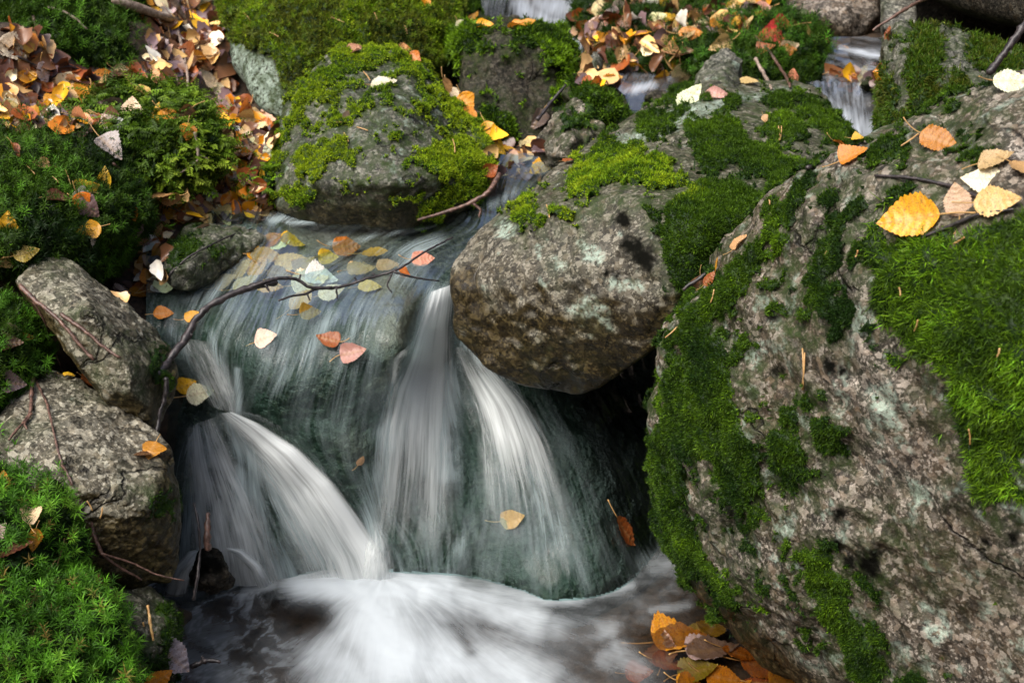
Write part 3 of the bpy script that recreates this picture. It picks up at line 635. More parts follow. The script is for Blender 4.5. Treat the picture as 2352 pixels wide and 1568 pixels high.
for (ol, t_, lb, sd2) in (([(1375,228),(1395,205),(1425,210),(1440,238),(1410,258)], 2.33, "small wet dark stone in the back brook by the rusty leaf", 41), ([(1478,228),(1500,205),(1525,205),(1540,232),(1510,248)], 2.33, "small wet dark stone with water curling round it in the back brook", 42),
                    ([(1905,182),(1925,165),(1955,168),(1965,190),(1930,200)], 2.36, "small wet stone at the foot of the moss mound by the channel", 43), ([(1975,196),(1990,178),(2015,180),(2025,200)], 2.3, "flat wet stone at the head of the small channel fall", 44), ([(1130,52),(1150,34),(1185,36),(1200,54),(1165,66)], 2.66, "low wet stone before the topmost cascade", 45)):
    rock("stone", lb, "stone", M_DARK, t_, ol, (), .05, 5, lump=.008, fine=.002, seed=sd2, green=.3)

# ------------------------------------------------------------------ moss mounds
FULL = [[(-900,-900),(3400,-900),(3400,2600),(-900,2600)]]
def mound(label, t0, outline, front, thick, styles, seed, sub=7, mh=.012, lump=.03, cat="moss mound", base=M_SOIL):
    return rock("moss_mound", label, cat, base, t0, outline, front, thick, sub, 9, lump, .006, seed=seed, moss=FULL, mh=mh, grow=.97, styles=styles, group="moss mounds")
mound("dark green moss mound in the far left top corner above the leaf litter", 2.3, [(-80,-60,2.2),(150,-80,2.35),(330,-30,2.4),(348,60,2.36),(330,150,2.3),(260,190,2.26),(150,155,2.22),(50,115,2.18),(-80,90,2.1)], [(150,50,2.2)], .25,
      [dict(kind='cushion', dens=1.6e5, ln=.012, wd=.002, pal=[DGREEN, MGREEN]), dict(kind='star', dens=6500, size=.009, nl=16, pal=[MGREEN, (.06, .15, .01), (.09, .22, .012)])], 20, 6)
mound("bright yellow green feather moss mound below the litter, yellow leaf on its crown", 2.05, [(200,250,2.06),(255,205,2.1),(350,190,2.12),(440,205,2.12),(500,265,2.08),(512,340,2.04),(480,400,2.0),(400,440,1.98),(310,440,1.97),(240,380,1.98)], [(370,330,1.95)], .15,
      [dict(kind='cushion', dens=1.3e5, ln=.012, wd=.0022, pal=[DGREEN, MGREEN, OLIVE]), dict(kind='feather', dens=8000, size=.021, nl=18, pal=[MGREEN, (.11, .19, .012), (.2, .30, .02), (.26, .34, .03)])], 21)
mound("dark green moss bank along the left edge with yellow and brown leaves on it", 1.9, [(-120,300,1.9),(60,268,1.98),(160,290,2.0),(250,335,1.99),(305,420,1.95),(325,510,1.92),(290,600,1.88),(220,645,1.84),(120,605,1.8),(0,600,1.76),(-120,620,1.7)], [(120,440,1.77),(0,480,1.74),(230,530,1.8)], .2,
      [dict(kind='cushion', dens=2e5, ln=.010, wd=.0018, pal=[DGREEN, MGREEN]), dict(kind='star', dens=9500, size=.008, nl=18, pal=[DGREEN, MGREEN, (.07, .18, .012), (.12, .27, .015)])], 22, 7)
mound("small star moss cushion between the two granite blocks", 1.74, [(-100,720,1.7),(20,705,1.75),(75,770,1.76),(90,850,1.75),(70,940,1.72),(-100,970,1.64)], [(10,840,1.67)], .1,
      [dict(kind='cushion', dens=1.6e5, ln=.010, wd=.0018, pal=[DGREEN, MGREEN]), dict(kind='star', dens=8500, size=.0085, nl=20, pal=[MGREEN, (.05, .15, .01), (.10, .24, .02)])], 23, 6)
mound("star moss mound against the pale granite block with two yellow leaves below", 1.58, [(-120,1075,1.56),(0,1048,1.62),(80,1058,1.63),(130,1108,1.62),(165,1180,1.6),(180,1270,1.58),(110,1350,1.54),(-120,1360,1.46)], [(40,1190,1.52)], .12,
      [dict(kind='cushion', dens=1.4e5, ln=.008, wd=.0016, pal=[DGREEN, DGREEN, MGREEN]), dict(kind='star', dens=8200, size=.0088, nl=22, pal=[(.04,.12,.008), (.08, .22, .012), (.17, .36, .03)]), dict(kind='star', dens=700, size=.008, nl=14, pal=[(.12,.08,.02),(.2,.14,.03),(.10,.16,.02)])], 24, 7)
mound("broad star moss mound in the lower left corner, brightest green of all", 1.48, [(-120,1335,1.42),(0,1318,1.5),(100,1312,1.53),(175,1330,1.55),(212,1380,1.56),(245,1450,1.55),(285,1540,1.52),(320,1600,1.47),(300,1720,1.38),(-120,1740,1.25)], [(110,1450,1.43),(200,1520,1.43)], .2,
      [dict(kind='cushion', dens=1.4e5, ln=.008, wd=.0016, pal=[DGREEN, DGREEN, MGREEN]), dict(kind='star', dens=8200, size=.0090, nl=22, pal=[(.04,.12,.008), (.09, .25, .012), (.19, .39, .03)]), dict(kind='star', dens=700, size=.008, nl=14, pal=[(.12,.08,.02),(.2,.14,.03),(.10,.16,.02)])], 25, 7)
mound("rounded green moss mound near the top carrying the red leaf", 2.45, [(1530,120,2.42),(1600,60,2.5),(1690,38,2.54),(1760,28,2.56),(1850,40,2.55),(1905,85,2.5),(1922,130,2.45),(1905,180,2.42),(1850,220,2.38),(1740,220,2.36),(1600,180,2.36)], [(1750,110,2.38)], .2,
      [dict(kind='cushion', dens=1.6e5, ln=.011, wd=.002, pal=[DGREEN, MGREEN]), dict(kind='star', dens=8000, size=.0088, nl=16, pal=[DGREEN, MGREEN, (.05, .16, .01), (.085, .22, .012)])], 26)
mound("flat moss ledge at the top strewn with pale and yellow leaves", 2.5, [(1300,50,2.58),(1335,110,2.5),(1420,150,2.44),(1550,180,2.4),(1660,140,2.44),(1780,30,2.6),(1790,-60,2.75),(1400,-80,2.8),(1310,-20,2.7)], [(1450,90,2.45)], .15,
      [dict(kind='cushion', dens=1.4e5, ln=.011, wd=.002, pal=[DGREEN, MGREEN]), dict(kind='star', dens=4500, size=.008, nl=14, pal=[DGREEN, MGREEN, (.05, .16, .01)])], 27)
mound("little bright moss tuft beside the dome shaped boulder", 2.06, [(575,420,2.05),(590,385,2.08),(620,380,2.08),(625,420,2.05),(600,445,2.02)], (), .05,
      [dict(kind='feather', dens=9000, size=.016, nl=16, pal=[BGREEN, (.15, .28, .02)])], 28, 5, mh=.008, lump=.01)

# ------------------------------------------------------------------ water
FZ = np.array([(480,490,.388),(700,490,.388),(900,500,.386),(1100,490,.388),(1200,420,.394),(1150,400,.396),(1240,380,.398),(1340,350,.402),(1300,450,.39),(1200,500,.385),
 (500,560,.368),(700,540,.378),(900,550,.376),(1050,560,.373),(1150,560,.37),(480,620,.352),(600,610,.366),(800,620,.366),(950,620,.362),(1050,640,.35),
 (430,720,.325),(420,800,.285),(440,880,.235),(430,960,.195),(350,700,.33),(340,780,.3),(500,700,.34),(500,800,.305),(500,880,.25),(560,760,.332),(560,850,.295),(570,940,.24),
 (700,700,.35),(700,800,.325),(700,900,.28),(700,960,.235),(700,1010,.206),(800,700,.355),(850,800,.33),(850,900,.272),(850,960,.230),(850,1010,.203),(930,700,.358),(930,800,.325),(900,900,.264),
 (1010,690,.335),(1000,760,.292),(990,850,.235),(980,950,.195),(960,1050,.15),(940,1200,.07),(930,1300,.02),(1100,700,.31),(1080,780,.27),(1100,850,.23),(1150,900,.205),(1210,1000,.16),(1250,1150,.09),(1260,1270,.035),(1260,1380,-.008),
 (1350,1000,.15),(1400,1100,.10),(1430,1200,.05),(1440,1330,-.005),(1520,1250,-.01),(1300,900,.18),(1450,900,.15),(1520,1050,.08),
 (510,960,.205),(600,1020,.182),(700,1120,.122),(800,1250,.045),(880,1330,0),(450,1050,.155),(420,1200,.075),(400,1330,0),(600,1250,.05),(650,1340,-.01),(760,1090,.155),(850,1100,.148),(340,1000,.15),(340,1200,.05),(340,1400,-.055),(600,1420,-.065),(900,1420,-.065),(1200,1440,-.07),(1450,1420,-.07)], float)
FU = []
for u, g in ((0., [(520,570),(450,680),(425,760),(445,860),(475,935),(430,1040),(412,1180),(400,1330),(400,1420)]), (.15, [(640,510),(600,580),(520,720),(492,800),(505,880),(500,950),(500,1040),(500,1180),(510,1330),(510,1420)]),
             (.3, [(850,505),(760,560),(650,640),(600,760),(570,860),(545,945),(585,1020),(600,1120),(640,1250),(670,1330),(680,1420)]), (.45, [(1000,510),(880,560),(770,650),(700,800),(660,930),(660,1010),(720,1090),(800,1200),(840,1330),(840,1420)]),
             (.58, [(1080,510),(960,570),(880,650),(820,800),(790,930),(780,1010),(800,1100),(850,1200),(890,1330),(890,1420)]), (.7, [(1130,520),(1040,580),(965,650),(900,800),(880,930),(865,1080),(880,1200),(930,1330),(930,1420)]),
             (.8, [(1180,540),(1080,610),(1030,670),(1000,780),(985,900),(970,1050),(980,1200),(1000,1330),(1010,1420)]), (.92, [(1110,760),(1105,850),(1150,930),(1200,1030),(1235,1180),(1255,1330),(1260,1420)]), (1.1, [(1250,850),(1300,950),(1370,1080),(1430,1230),(1500,1380)]), (-.15, [(350,700),(350,900),(340,1100),(335,1400)]), (.95, [(1300,370),(1220,430),(1200,480)])):
    for a in g: FU.append((*a, u))
FU = np.array(FU)
_film = {}
def film_z(px, py): return rbf(FZ[:, :2], FZ[:, 2], np.c_[np.ravel(px), np.ravel(py)], 2e-4)
fx, fy = np.arange(335, 1525, 3.5), np.arange(352, 1425, 3.5)
FX, FY = np.meshgrid(fx, fy); fz = film_z(FX, FY); fu = rbf(FU[:, :2], FU[:, 2], np.c_[FX.ravel(), FY.ravel()], 3e-4)
fpx, fpy = FX.ravel(), FY.ravel()
fd = ray(fpx, fpy); ft = (fz - CAM[2]) / fd[:, 2]
fp0 = CAM + fd * ft[:, None]
def blob(px, py, lst):
    o = np.zeros(px.shape)
    for (x0, y0, x1, y1, w0, w1, amp) in lst:          # soft strokes
        ex, ey = x1 - x0, y1 - y0; L = max(ex * ex + ey * ey, 1e-6)
        t = np.clip(((px - x0) * ex + (py - y0) * ey) / L, 0, 1); d = np.hypot(px - x0 - t * ex, py - y0 - t * ey)
        o = np.maximum(o, amp * np.exp(-(d / (w0 + (w1 - w0) * t)) ** 2))
    return o
pool = sstep(640, 560, fpy + (fpx - 800) * .0)
face = sstep(600, 720, fpy)
lown = fbm(np.c_[fu * 9, fpy / 260, np.zeros(len(fu))], 1.0, 3)
rip = .0030 * fbm(np.c_[fu * 55, fpy / 120, np.zeros(len(fu))], 1.0, 3) + .004 * lown
fp = fp0 + np.array([0, -.55, .8]) * (rip * (1 - .3 * face))[:, None]
foam = .02 + .04 * face + .13 * np.clip(lown, -.4, 1) * face
foam += .09 * blob(fpx, fpy, [(900,1000,1000,1300,120,190,1.),(1150,950,1250,1250,90,110,.9),(560,760,700,820,90,120,.7)])
foam = np.maximum(foam, blob(fpx, fpy, [(430,690,520,600,16,16,.22),(440,700,620,600,30,50,.16),(560,640,900,620,40,60,.13),(960,580,930,640,22,40,.45),(880,580,1000,560,20,25,.25),(1000,520,760,560,6,8,.25),
    (690,690,600,800,22,16,.24),(760,720,640,900,20,26,.28),(840,700,820,760,34,26,.26),(480,760,545,950,14,16,.40),(400,760,470,880,14,18,.30),(545,850,548,940,9,9,.7),(1010,690,970,850,30,45,.85),(960,850,900,1020,40,40,.7),
    (1000,850,1010,1080,45,40,.75),(880,1000,850,1250,30,40,.55),(1000,1080,1040,1260,40,40,.35),(1130,880,1210,980,28,36,.6),(1200,980,1260,1200,40,40,.3),(1070,790,1110,830,14,16,.5),(450,1000,420,1300,40,40,.35),(520,980,800,1320,20,60,.75),(560,1100,640,1320,40,50,.55),
    (690,500,620,505,10,10,.5),(660,512,720,508,6,6,.7),(870,500,980,496,7,7,.6),(1240,380,1320,372,16,10,.45),(1130,470,1180,440,10,12,.25),(1480,1290,1530,1260,20,20,.45)]))
foam *= sstep(1410, 1345, fpy)
foam *= 1 - .75 * blob(fpx, fpy, [(860,640,950,760,60,60,.9),(930,760,930,800,30,30,.9),(640,720,760,690,16,14,.6),(760,830,740,950,12,12,.8),(820,990,830,1040,45,40,1.),(700,1000,700,1040,40,40,.6),(1080,960,1090,1060,26,40,.9),(440,940,520,1000,30,24,.8),(1330,950,1450,1180,80,80,1.),(1420,900,1500,1150,80,80,1.),(620,560,800,545,20,30,.6)])
ff_ = grid_faces(len(fx), len(fy)); cxy = np.c_[fpx, fpy][ff_].mean(1)
keep = ~((cxy[:, 1] < 485) & (cxy[:, 0] < 1075)) & ~((cxy[:, 0] < 480) & (cxy[:, 1] < 560)) & (fz[ff_].max(1) > -.03)
bedoff = .014 + .016 * (1 - face) + .014 * fbm(fp0, 22, 4, .55, 4) + .012 * np.clip(fbm(fp0, 7, 3, .5, 9), -.5, .5)
bed = CAM + fd * (ft + np.maximum(bedoff, .006))[:, None]
bed[:, 2] -= .004 + .04 * sstep(1370, 1410, fpy)
def bed_mat():
    m, t = nodes("streambed_rock"); N = NT(t); tc = N.n("TexCoord").outputs["Object"]
    g = N.noise(tc, 120, 4, .7); b = N.noise(tc, 12, 4, .6)
    c = N.ramp(g, [(.38, (.006, .007, .005)), (.52, (.030, .030, .022)), (.64, (.11, .095, .07))])
    al = N.math('MULTIPLY', N.attr("algae").outputs["Fac"], N.ramp(b, [(.3, .5), (.5, 1.)]), clamp=True)
    c = N.mix(al, c, N.mix(g, (.003, .012, .006), (.016, .042, .022)))
    c = N.mix(N.attr("tan").outputs["Fac"], c, N.mix(g, (.10, .07, .05), (.42, .33, .27)))
    c = N.mix(N.attr("deep").outputs["Fac"], c, (.004, .004, .003))  # near-black paint for the shade in the gap beside the boulder
    p = N.n("BsdfPrincipled"); N.l(c, p.inputs["Base Color"]); p.inputs["Roughness"].default_value = .45
    bp = N.n("Bump"); bp.inputs["Strength"].default_value = .9; bp.inputs["Distance"].default_value = .012; N.l(N.math('ADD', N.math('MULTIPLY', g, .4), N.noise(tc, 32, 5, .65)), bp.inputs["Height"]); N.l(bp.outputs[0], p.inputs["Normal"])
    o = N.n("OutputMaterial"); N.l(p.outputs[0], o.inputs[0]); return m
tan = blob(fpx + fbm(fp0, 25, 3) * 40, fpy + fbm(fp0, 25, 3, .5, 5) * 40, [(890,660,900,760,45,50,.85),(620,560,830,545,40,50,.5),(900,840,870,870,30,30,.5),(800,1000,840,1030,40,30,.25)])
alg = np.clip(.75 * face + fbm(fp0, 9, 3, .5, 12) * .7, 0, 1)
link("streambed", mk_mesh("streambed", bed, ff_[keep], dict(algae=alg, tan=np.clip(tan, 0, 1), deep=np.clip(blob(fpx, fpy, [(1400,930,1500,1250,110,130,1.15),(1470,1250,1500,1350,70,80,1.)]), 0, 1))), bed_mat(), kind="structure")  # deep: gap shade painted into the bed colour
add_bvh(bed, ff_[keep])
M_FILM = water_mat("falling_water", 150, 6.0, (.70, .84, .82), foamcol=(.46, .56, .58), contrast=4.6)
wf = link("waterfall", mk_mesh("waterfall", fp, ff_[keep], dict(foam=np.clip(foam, 0, 1)), uv=np.c_[fu, fpy / 770.0]), M_FILM, kind="structure")
FILM = BVHTree.FromPolygons([tuple(x) for x in fp.tolist()], [tuple(x) for x in ff_[keep].tolist()])
M_JET = water_mat("white_jet", 85, 4.2, film=False, foamcol=(.78, .82, .82), contrast=4.4)
def resample(pl, n):
    pl = np.array(pl, float); d = np.r_[0, np.cumsum(np.hypot(*np.diff(pl, axis=0).T))]; s = np.linspace(0, d[-1], n)
    a = np.c_[np.interp(s, d, pl[:, 0]), np.interp(s, d, pl[:, 1])]
    for _ in range(6): a[1:-1] = (a[:-2] + 2 * a[1:-1] + a[2:]) / 4
    return a
def strand(left, right, op, lift=.012, nu=60, nv=140, wid=1.0, seed=0, edge=.28, asym=0.):
    L, Rr = resample(left, nv), resample(right, nv); s = np.linspace(0, 1, nu)
    A = L[:, None] * (1 - s)[None, :, None] + Rr[:, None] * s[None, :, None]
    px, py = A[..., 0].ravel(), A[..., 1].ravel(); z = film_z(px, py)
    d = ray(px, py); t = (z - CAM[2]) / d[:, 2]; ss = np.tile(s, nv); vv = np.repeat(np.linspace(0, 1, nv), nu)
    t = t - .006 - lift * np.sin(np.pi * ss) * (.3 + .7 * np.sin(np.pi * np.clip(vv, 0, 1) * .9)); p = CAM + d * t[:, None]
    p += (.002 * fbm(np.c_[ss * 9, vv * 2, np.full(len(ss), seed)], 1., 3))[:, None] * np.array([0, -1, 0])
    e = sstep(0, edge, ss) * sstep(1, 1 - edge, ss) if asym == 0 else (sstep(0, .75, ss) * sstep(1, .9, ss) if asym > 0 else sstep(0, .1, ss) * sstep(1, .25, ss))
    f = np.interp(vv, np.linspace(0, 1, len(op)), op) * e
    f = .92 * f * (1 + .7 * fbm(np.c_[ss * 5, vv * 1.3, np.full(len(ss), seed + 5)], 1., 3))
    return link("water_strand", mk_mesh("water_strand", p, grid_faces(nu, nv), dict(foam=np.clip(f, 0, 1)), uv=np.c_[ss * wid + seed, vv * .6]), M_JET, wf)
strand([(488,952),(505,1000),(540,1060),(580,1130),(620,1210),(655,1290),(680,1345)], [(535,945),(600,972),(690,1030),(770,1108),(830,1190),(882,1270),(900,1335)], [.55,.85,.95,.98,.98,.98,.95], .03, wid=.3, seed=1, asym=1)
strand([(420,985),(408,1060),(402,1180),(396,1290),(390,1345)], [(500,955),(545,1040),(600,1140),(650,1250),(690,1345)], [.3,.6,.55,.5,.4], .012, wid=.3, seed=2, edge=.35)
strand([(985,672),(955,750),(925,830),(890,900),(868,980),(855,1080),(838,1180),(822,1290)], [(1048,650),(1042,740),(1045,830),(1050,900),(1055,980),(1060,1060),(1060,1160),(1055,1280)], [.95,1.,1.,.95,.8,.55,.32,.14,0], .02, wid=.3, seed=3)
strand([(1035,800),(1050,870),(1075,930),(1085,990),(1090,1100),(1090,1260)], [(1095,790),(1175,870),(1230,930),(1275,1010),(1320,1120),(1370,1280)], [.1,.3,.68,.62,.36,.17,.06,0], .02, wid=.3, seed=4)
strand([(790,1345),(825,1260),(845,1190)][::-1], [(925,1345),(905,1260),(880,1190)][::-1], [0,.35,.75,.9], .02, 40, 50, wid=.2, seed=5, edge=.45)
strand([(478,1255),(430,1262),(395,1300),(365,1370)], [(490,1275),(460,1290),(440,1320),(430,1370)], [.4,.8,.9,.6], .02, 30, 60, wid=.12, seed=6)
strand([(500,1262),(540,1280),(570,1310),(590,1360)], [(505,1248),(560,1255),(605,1295),(640,1350)], [.4,.8,.9,.6], .02, 30, 60, wid=.12, seed=7)
strand([(395,770),(425,830),(450,880),(480,930)], [(500,790),(530,850),(548,905),(560,960)], [.1,.35,.4,.3], .006, 40, 60, wid=.2, seed=8)

# lower pool
gx2, gy2 = np.arange(-.80, .70, .0032), np.arange(.6, 1.66, .0032)
PX, PY = np.meshgrid(gx2, gy2); p0 = np.c_[PX.ravel(), PY.ravel(), np.zeros(PX.size)]
wx, wy, _ = pix(p0)
imp = G(880., 1335., 0.)[:2]
dr = p0[:, :2] - imp; rad = np.hypot(dr[:, 0], dr[:, 1]); ang = np.arctan2(dr[:, 1], dr[:, 0])
ang = np.where(ang > math.pi / 2, ang - 2 * math.pi, ang)
hz = .024 * np.exp(-(rad / .12) ** 2) + .009 * blob(wx, wy, [(1000,1390,1280,1430,40,60,1.),(640,1370,760,1350,40,40,1.),(900,1480,900,1560,120,120,.8)])
hz += .006 * fbm(p0, 11, 3, .5, 3) + .003 * np.abs(fbm(p0, 30, 3, .55, 4)) + .0025 * fbm(np.c_[ang * 3, rad * 14, 0 * rad], 1.0, 3)
hz -= .012
p0[:, 2] = hz
wx, wy, _ = pix(p0)
nwx = wx + 60 * fbm(p0, 9, 3, .5, 2); nwy = wy + 40 * fbm(p0, 9, 3, .5, 6)
pf = (.09 + .09 * fbm(p0, 12, 3, .5, 7)) * sstep(1620, 1450, wx)
pf = np.maximum(pf, blob(nwx, nwy, [(680,1345,1000,1350,40,60,1.0),(870,1370,900,1500,120,150,1.0),(1000,1370,1220,1415,40,55,.8),(880,1500,1180,1550,90,90,.85),(780,1520,900,1700,80,150,.85),(1230,1420,1400,1450,36,30,.4),(1050,1550,1330,1620,60,60,.45),(430,1420,520,1460,22,40,.35),(440,1500,520,1560,40,60,.4),(620,1340,560,1350,20,16,.5),(1480,1400,1560,1390,14,14,.35),(1400,1500,1470,1540,30,30,.4),(1500,1290,1560,1290,24,24,.35)]))
sw_ = 1 - np.abs(fbm(p0 + .05 * np.c_[fbm(p0, 14, 3, .5, 1), fbm(p0, 14, 3, .5, 8), 0 * rad], 17, 4, .6, 3)) * 5
pf = np.maximum(pf, np.clip(sw_, 0, 1) ** 2 * .6 * sstep(800, 560, wx)) + .06 * np.clip(sw_, 0, 1) ** 2 * sstep(1250, 1400, wx)
pf = np.maximum(pf, blob(wx, wy + 8 * fbm(p0, 30, 3), [(700,1330,880,1315,16,16,.9),(880,1315,1010,1335,16,16,.9),(1000,1340,1140,1378,16,18,.8),(1140,1378,1330,1374,18,18,.65),(1330,1374,1450,1345,16,14,.45)]))
pf *= 1 - .95 * blob(nwx, nwy, [(620,1400,730,1425,34,36,1.),(1020,1440,1080,1500,14,20,.6),(560,1500,640,1530,40,40,.55),(1330,1440,1350,1440,20,20,.7),(1520,1470,1800,1600,70,110,1.),(500,1400,600,1440,30,30,.5)])
# the pool ends where it meets the falling sheet
pt = (p0 - CAM) @ FW; inx = (wx > 340) & (wx < 1515) & (wy < 1410) & (wy > 1100); behind = np.zeros(len(p0), bool)
pz_ = film_z(wx[inx], wy[inx]); ftt = (pz_ - CAM[2]) / ray(wx[inx], wy[inx])[:, 2]; behind[inx] = pt[inx] > ftt + .006
behind |= (wy <= 1100)
pfc = grid_faces(len(gx2), len(gy2)); pfc = pfc[~behind[pfc].any(1)]
M_POOL = water_mat("pool_water", 14, 16.0, (.58, .54, .47), fine=7.0, contrast=2.0, wbump=.3, foamcol=(.60, .66, .70))
link("pool", mk_mesh("pool", p0, pfc, dict(foam=np.clip(pf, 0, 1)), uv=np.c_[ang, rad]), M_POOL, kind="structure")
POOLB = BVHTree.FromPolygons([tuple(x) for x in p0.tolist()], [tuple(x) for x in pfc.tolist()])

def brook(pts, xr, yr, foams, flow, step=4, base=.1, uf=50, vf=4, seed=0):
    """small sheet of brook water further up; pts (px,py,z)"""
    a = np.array(pts, float); X, Y = np.meshgrid(np.arange(*xr, step), np.arange(*yr, step)); X, Y = X.ravel(), Y.ravel()
    z = rbf(a[:, :2], a[:, 2], np.c_[X, Y], 1e-3); z -= .05 * (1 - np.clip(np.minimum(X - xr[0], xr[1] - step - X) / 26, 0, 1)) ** 2; p = G(X, Y, z)
    fl = np.array(flow, float); fl /= np.linalg.norm(fl); vv = (X * fl[0] + Y * fl[1]) / 300; uu = (X * fl[1] - Y * fl[0]) / 300
    p[:, 2] += .005 * fbm(np.c_[uu * 22, vv * 5, np.full(len(X), seed)], 1., 3)
    f = base + .12 * fbm(p, 20, 3) + 0 * X; f = np.maximum(f, blob(X, Y, foams))
    m = water_mat("brook_water", uf, vf, (.5, .5, .44), gloss=.3, contrast=4.5, wbump=.2)
    n = len(np.arange(*xr, step))
    return link("brook", mk_mesh("brook", p, grid_faces(n, len(X) // n), dict(foam=np.clip(f, 0, 1)), uv=np.c_[uu, vv]), m, kind="structure")
brook([(1860,190,.452),(2050,190,.452),(1860,240,.44),(2050,240,.44),(1860,275,.405),(2050,275,.405),(1880,330,.385),(2050,330,.385)], (1840, 2080), (188, 345), [(1930,270,2000,300,30,40,.75),(1890,220,1930,260,14,18,.35),(1960,210,1980,260,30,20,.3),(1960,300,1960,330,40,40,.85)], (.1, 1), seed=1)
brook([(1900,90,.47),(2050,90,.47),(1900,190,.452),(2050,190,.452)], (1880, 2080), (85, 192), [(1930,112,2040,132,7,9,.75),(2000,150,2030,170,14,14,.4)], (1, .2), seed=2)
brook([(1100,-40,.50),(1350,-40,.50),(1100,15,.46),(1350,0,.465),(1100,55,.428),(1350,55,.428)], (1090, 1370), (-42, 62), [(1200,20,1240,40,30,30,.8),(1240,10,1330,20,30,40,.8),(1170,45,1290,50,14,14,.6),(1300,40,1330,60,20,20,.5)], (-.2, 1), base=.12, seed=3)
brook([(1295,55,.428),(1350,55,.428),(1295,150,.415),(1350,150,.415)], (1290, 1360), (56, 170), [(1325,85,1330,130,14,20,.8)], (.1, 1), base=.15, seed=4)
brook([(1370,120,.442),(1580,120,.442),(1370,190,.425),(1580,190,.425),(1370,240,.405),(1580,240,.41),(1360,290,.392),(1560,290,.392)], (1372, 1592), (140, 300), [(1400,220,1500,195,14,10,.55),(1480,150,1540,165,20,20,.4),(1410,240,1450,280,16,16,.45),(1390,180,1410,200,12,12,.3)], (-.6, 1), base=.05, seed=5)

# ------------------------------------------------------------------ fallen leaves
def leaf_mesh(seed):
    rs = np.random.RandomState(seed); nl, nw = 37, 9
    s = np.linspace(0, 1, nl); sh = rs.uniform(.62, .95)
    w = .40 * np.sin(np.pi * s ** sh) ** .8 * (1 - .28 * s) * rs.uniform(.88, 1.1)
    w *= 1 + .10 * ((np.arange(nl) % 3) / 2.0 - .5) * (s > .12)
    w *= 1 + .22 * fbm(np.c_[s * 4, np.full(nl, seed * 1.7), np.zeros(nl)], 1., 3); w[0] = .012; w[-1] = .004; asy = rs.uniform(.85, 1.15)
    u = np.linspace(-1, 1, nw); X = w[:, None] * u[None] * np.where(u > 0, asy, 2 - asy)[None]; Y = np.repeat(s[:, None], nw, 1) - .5
    Y = Y - np.abs(X) * .12
    q_ = .55 if seed < 8 else 1.0; cup, bend, tw = q_ * rs.uniform(-.5, 1.5), q_ * rs.uniform(-.5, .5), q_ * rs.uniform(-.9, .9)
    Z = cup * X ** 2 * 1.4 + bend * (Y ** 2 - .08) + tw * X * Y
    p = np.stack([X, Y, Z], -1).reshape(-1, 3)
    if seed >= 8 and rs.rand() < .6:                                            # one margin rolled in
        k = p[:, 0] > .10; p[k, 2] += (p[k, 0] - .10) ** 1.3 * rs.uniform(1, 3); p[k, 0] = .10 + (p[k, 0] - .10) * .55
    p[:, 2] += .05 * fbm(p, 4, 3, .5, seed * 3.1) + .012 * np.cos(Y.ravel() * 38 - np.abs(X.ravel()) * 20)
    fr = ((Y - np.abs(X) * .75) * 6.5) % 1.0
    vein = np.maximum(np.exp(-(X / .014) ** 2), .75 * np.exp(-(np.minimum(fr, 1 - fr) / .10) ** 2) * (np.abs(u)[None] < .98)).ravel()
    return mk_mesh("leaf_blade", p, grid_faces(nw, nl), dict(vein=vein)), p[nw // 2].copy()
def tube(pts, rad, ns=6):
    pts = np.array(pts, float); n = len(pts); rad = np.broadcast_to(rad, (n,)); tg = np.gradient(pts, axis=0); tg = unit(tg)
    ref = np.array([.31, .2, .93]); a = unit(np.cross(tg, ref)); b = np.cross(tg, a)
    th = np.linspace(0, 2 * np.pi, ns, endpoint=False)
    v = (pts[:, None] + rad[:, None, None] * (a[:, None] * np.cos(th)[None, :, None] + b[:, None] * np.sin(th)[None, :, None])).reshape(-1, 3)
    f = [(i * ns + k, i * ns + (k + 1) % ns, (i + 1) * ns + (k + 1) % ns, (i + 1) * ns + k) for i in range(n - 1) for k in range(ns)]
    v = np.concatenate([v, pts[:1] - tg[:1] * rad[0] * .6, pts[-1:] + tg[-1:] * rad[-1] * .6]); e0, e1 = n * ns, n * ns + 1
    f += [(e0, (k + 1) % ns, k, k) for k in range(ns)] + [(e1, (n - 1) * ns + k, (n - 1) * ns + (k + 1) % ns, (n - 1) * ns + (k + 1) % ns) for k in range(ns)]
    q = [x for x in f if x[2] != x[3]]; tr = [x[:3] for x in f if x[2] == x[3]]
    me = bpy.data.meshes.new("tube"); me.from_pydata([tuple(x) for x in v], [], q + tr); me.polygons.foreach_set("use_smooth", np.ones(len(me.polygons), bool)); return me
def stalk_mesh(b, seed):
    rs = np.random.RandomState(seed + 500); s = np.linspace(0, 1, 7); L = rs.uniform(.35, .6); cx, cz = rs.uniform(-.2, .2), rs.uniform(-.05, .22)
    return tube(np.c_[b[0] + cx * s ** 2, b[1] - L * s, b[2] + cz * s ** 1.6], np.linspace(.016, .013, 7) * np.where(np.arange(7) == 6, 1.6, 1), 5)
LM = [leaf_mesh(k) for k in range(14)]
for k, (me, b) in enumerate(LM): me.materials.append(M_LEAF)
SM = [stalk_mesh(b, k) for k, (me, b) in enumerate(LM)]
for me in SM: me.materials.append(M_STALK)
COLS = {"yellow": (.72, .38, .015), "golden": (.62, .26, .01), "orange": (.52, .17, .012), "rust": (.26, .065, .012), "tan": (.50, .31, .13), "pink": (.50, .30, .20), "peach": (.68, .42, .15),
        "cream": (.80, .68, .42), "white": (.74, .70, .60), "brown": (.16, .07, .03), "dark brown": (.07, .025, .012), "purple": (.17, .11, .115), "grey": (.36, .32, .28), "red": (.75, .045, .05), "olive": (.30, .20, .015)}
WORD = {"purple": "purple grey", "pink": "pinkish", "grey": "silvery grey", "white": "whitish", "rust": "rusty"}
LEAVES = []
rl = np.random.RandomState(5); random.seed(5)
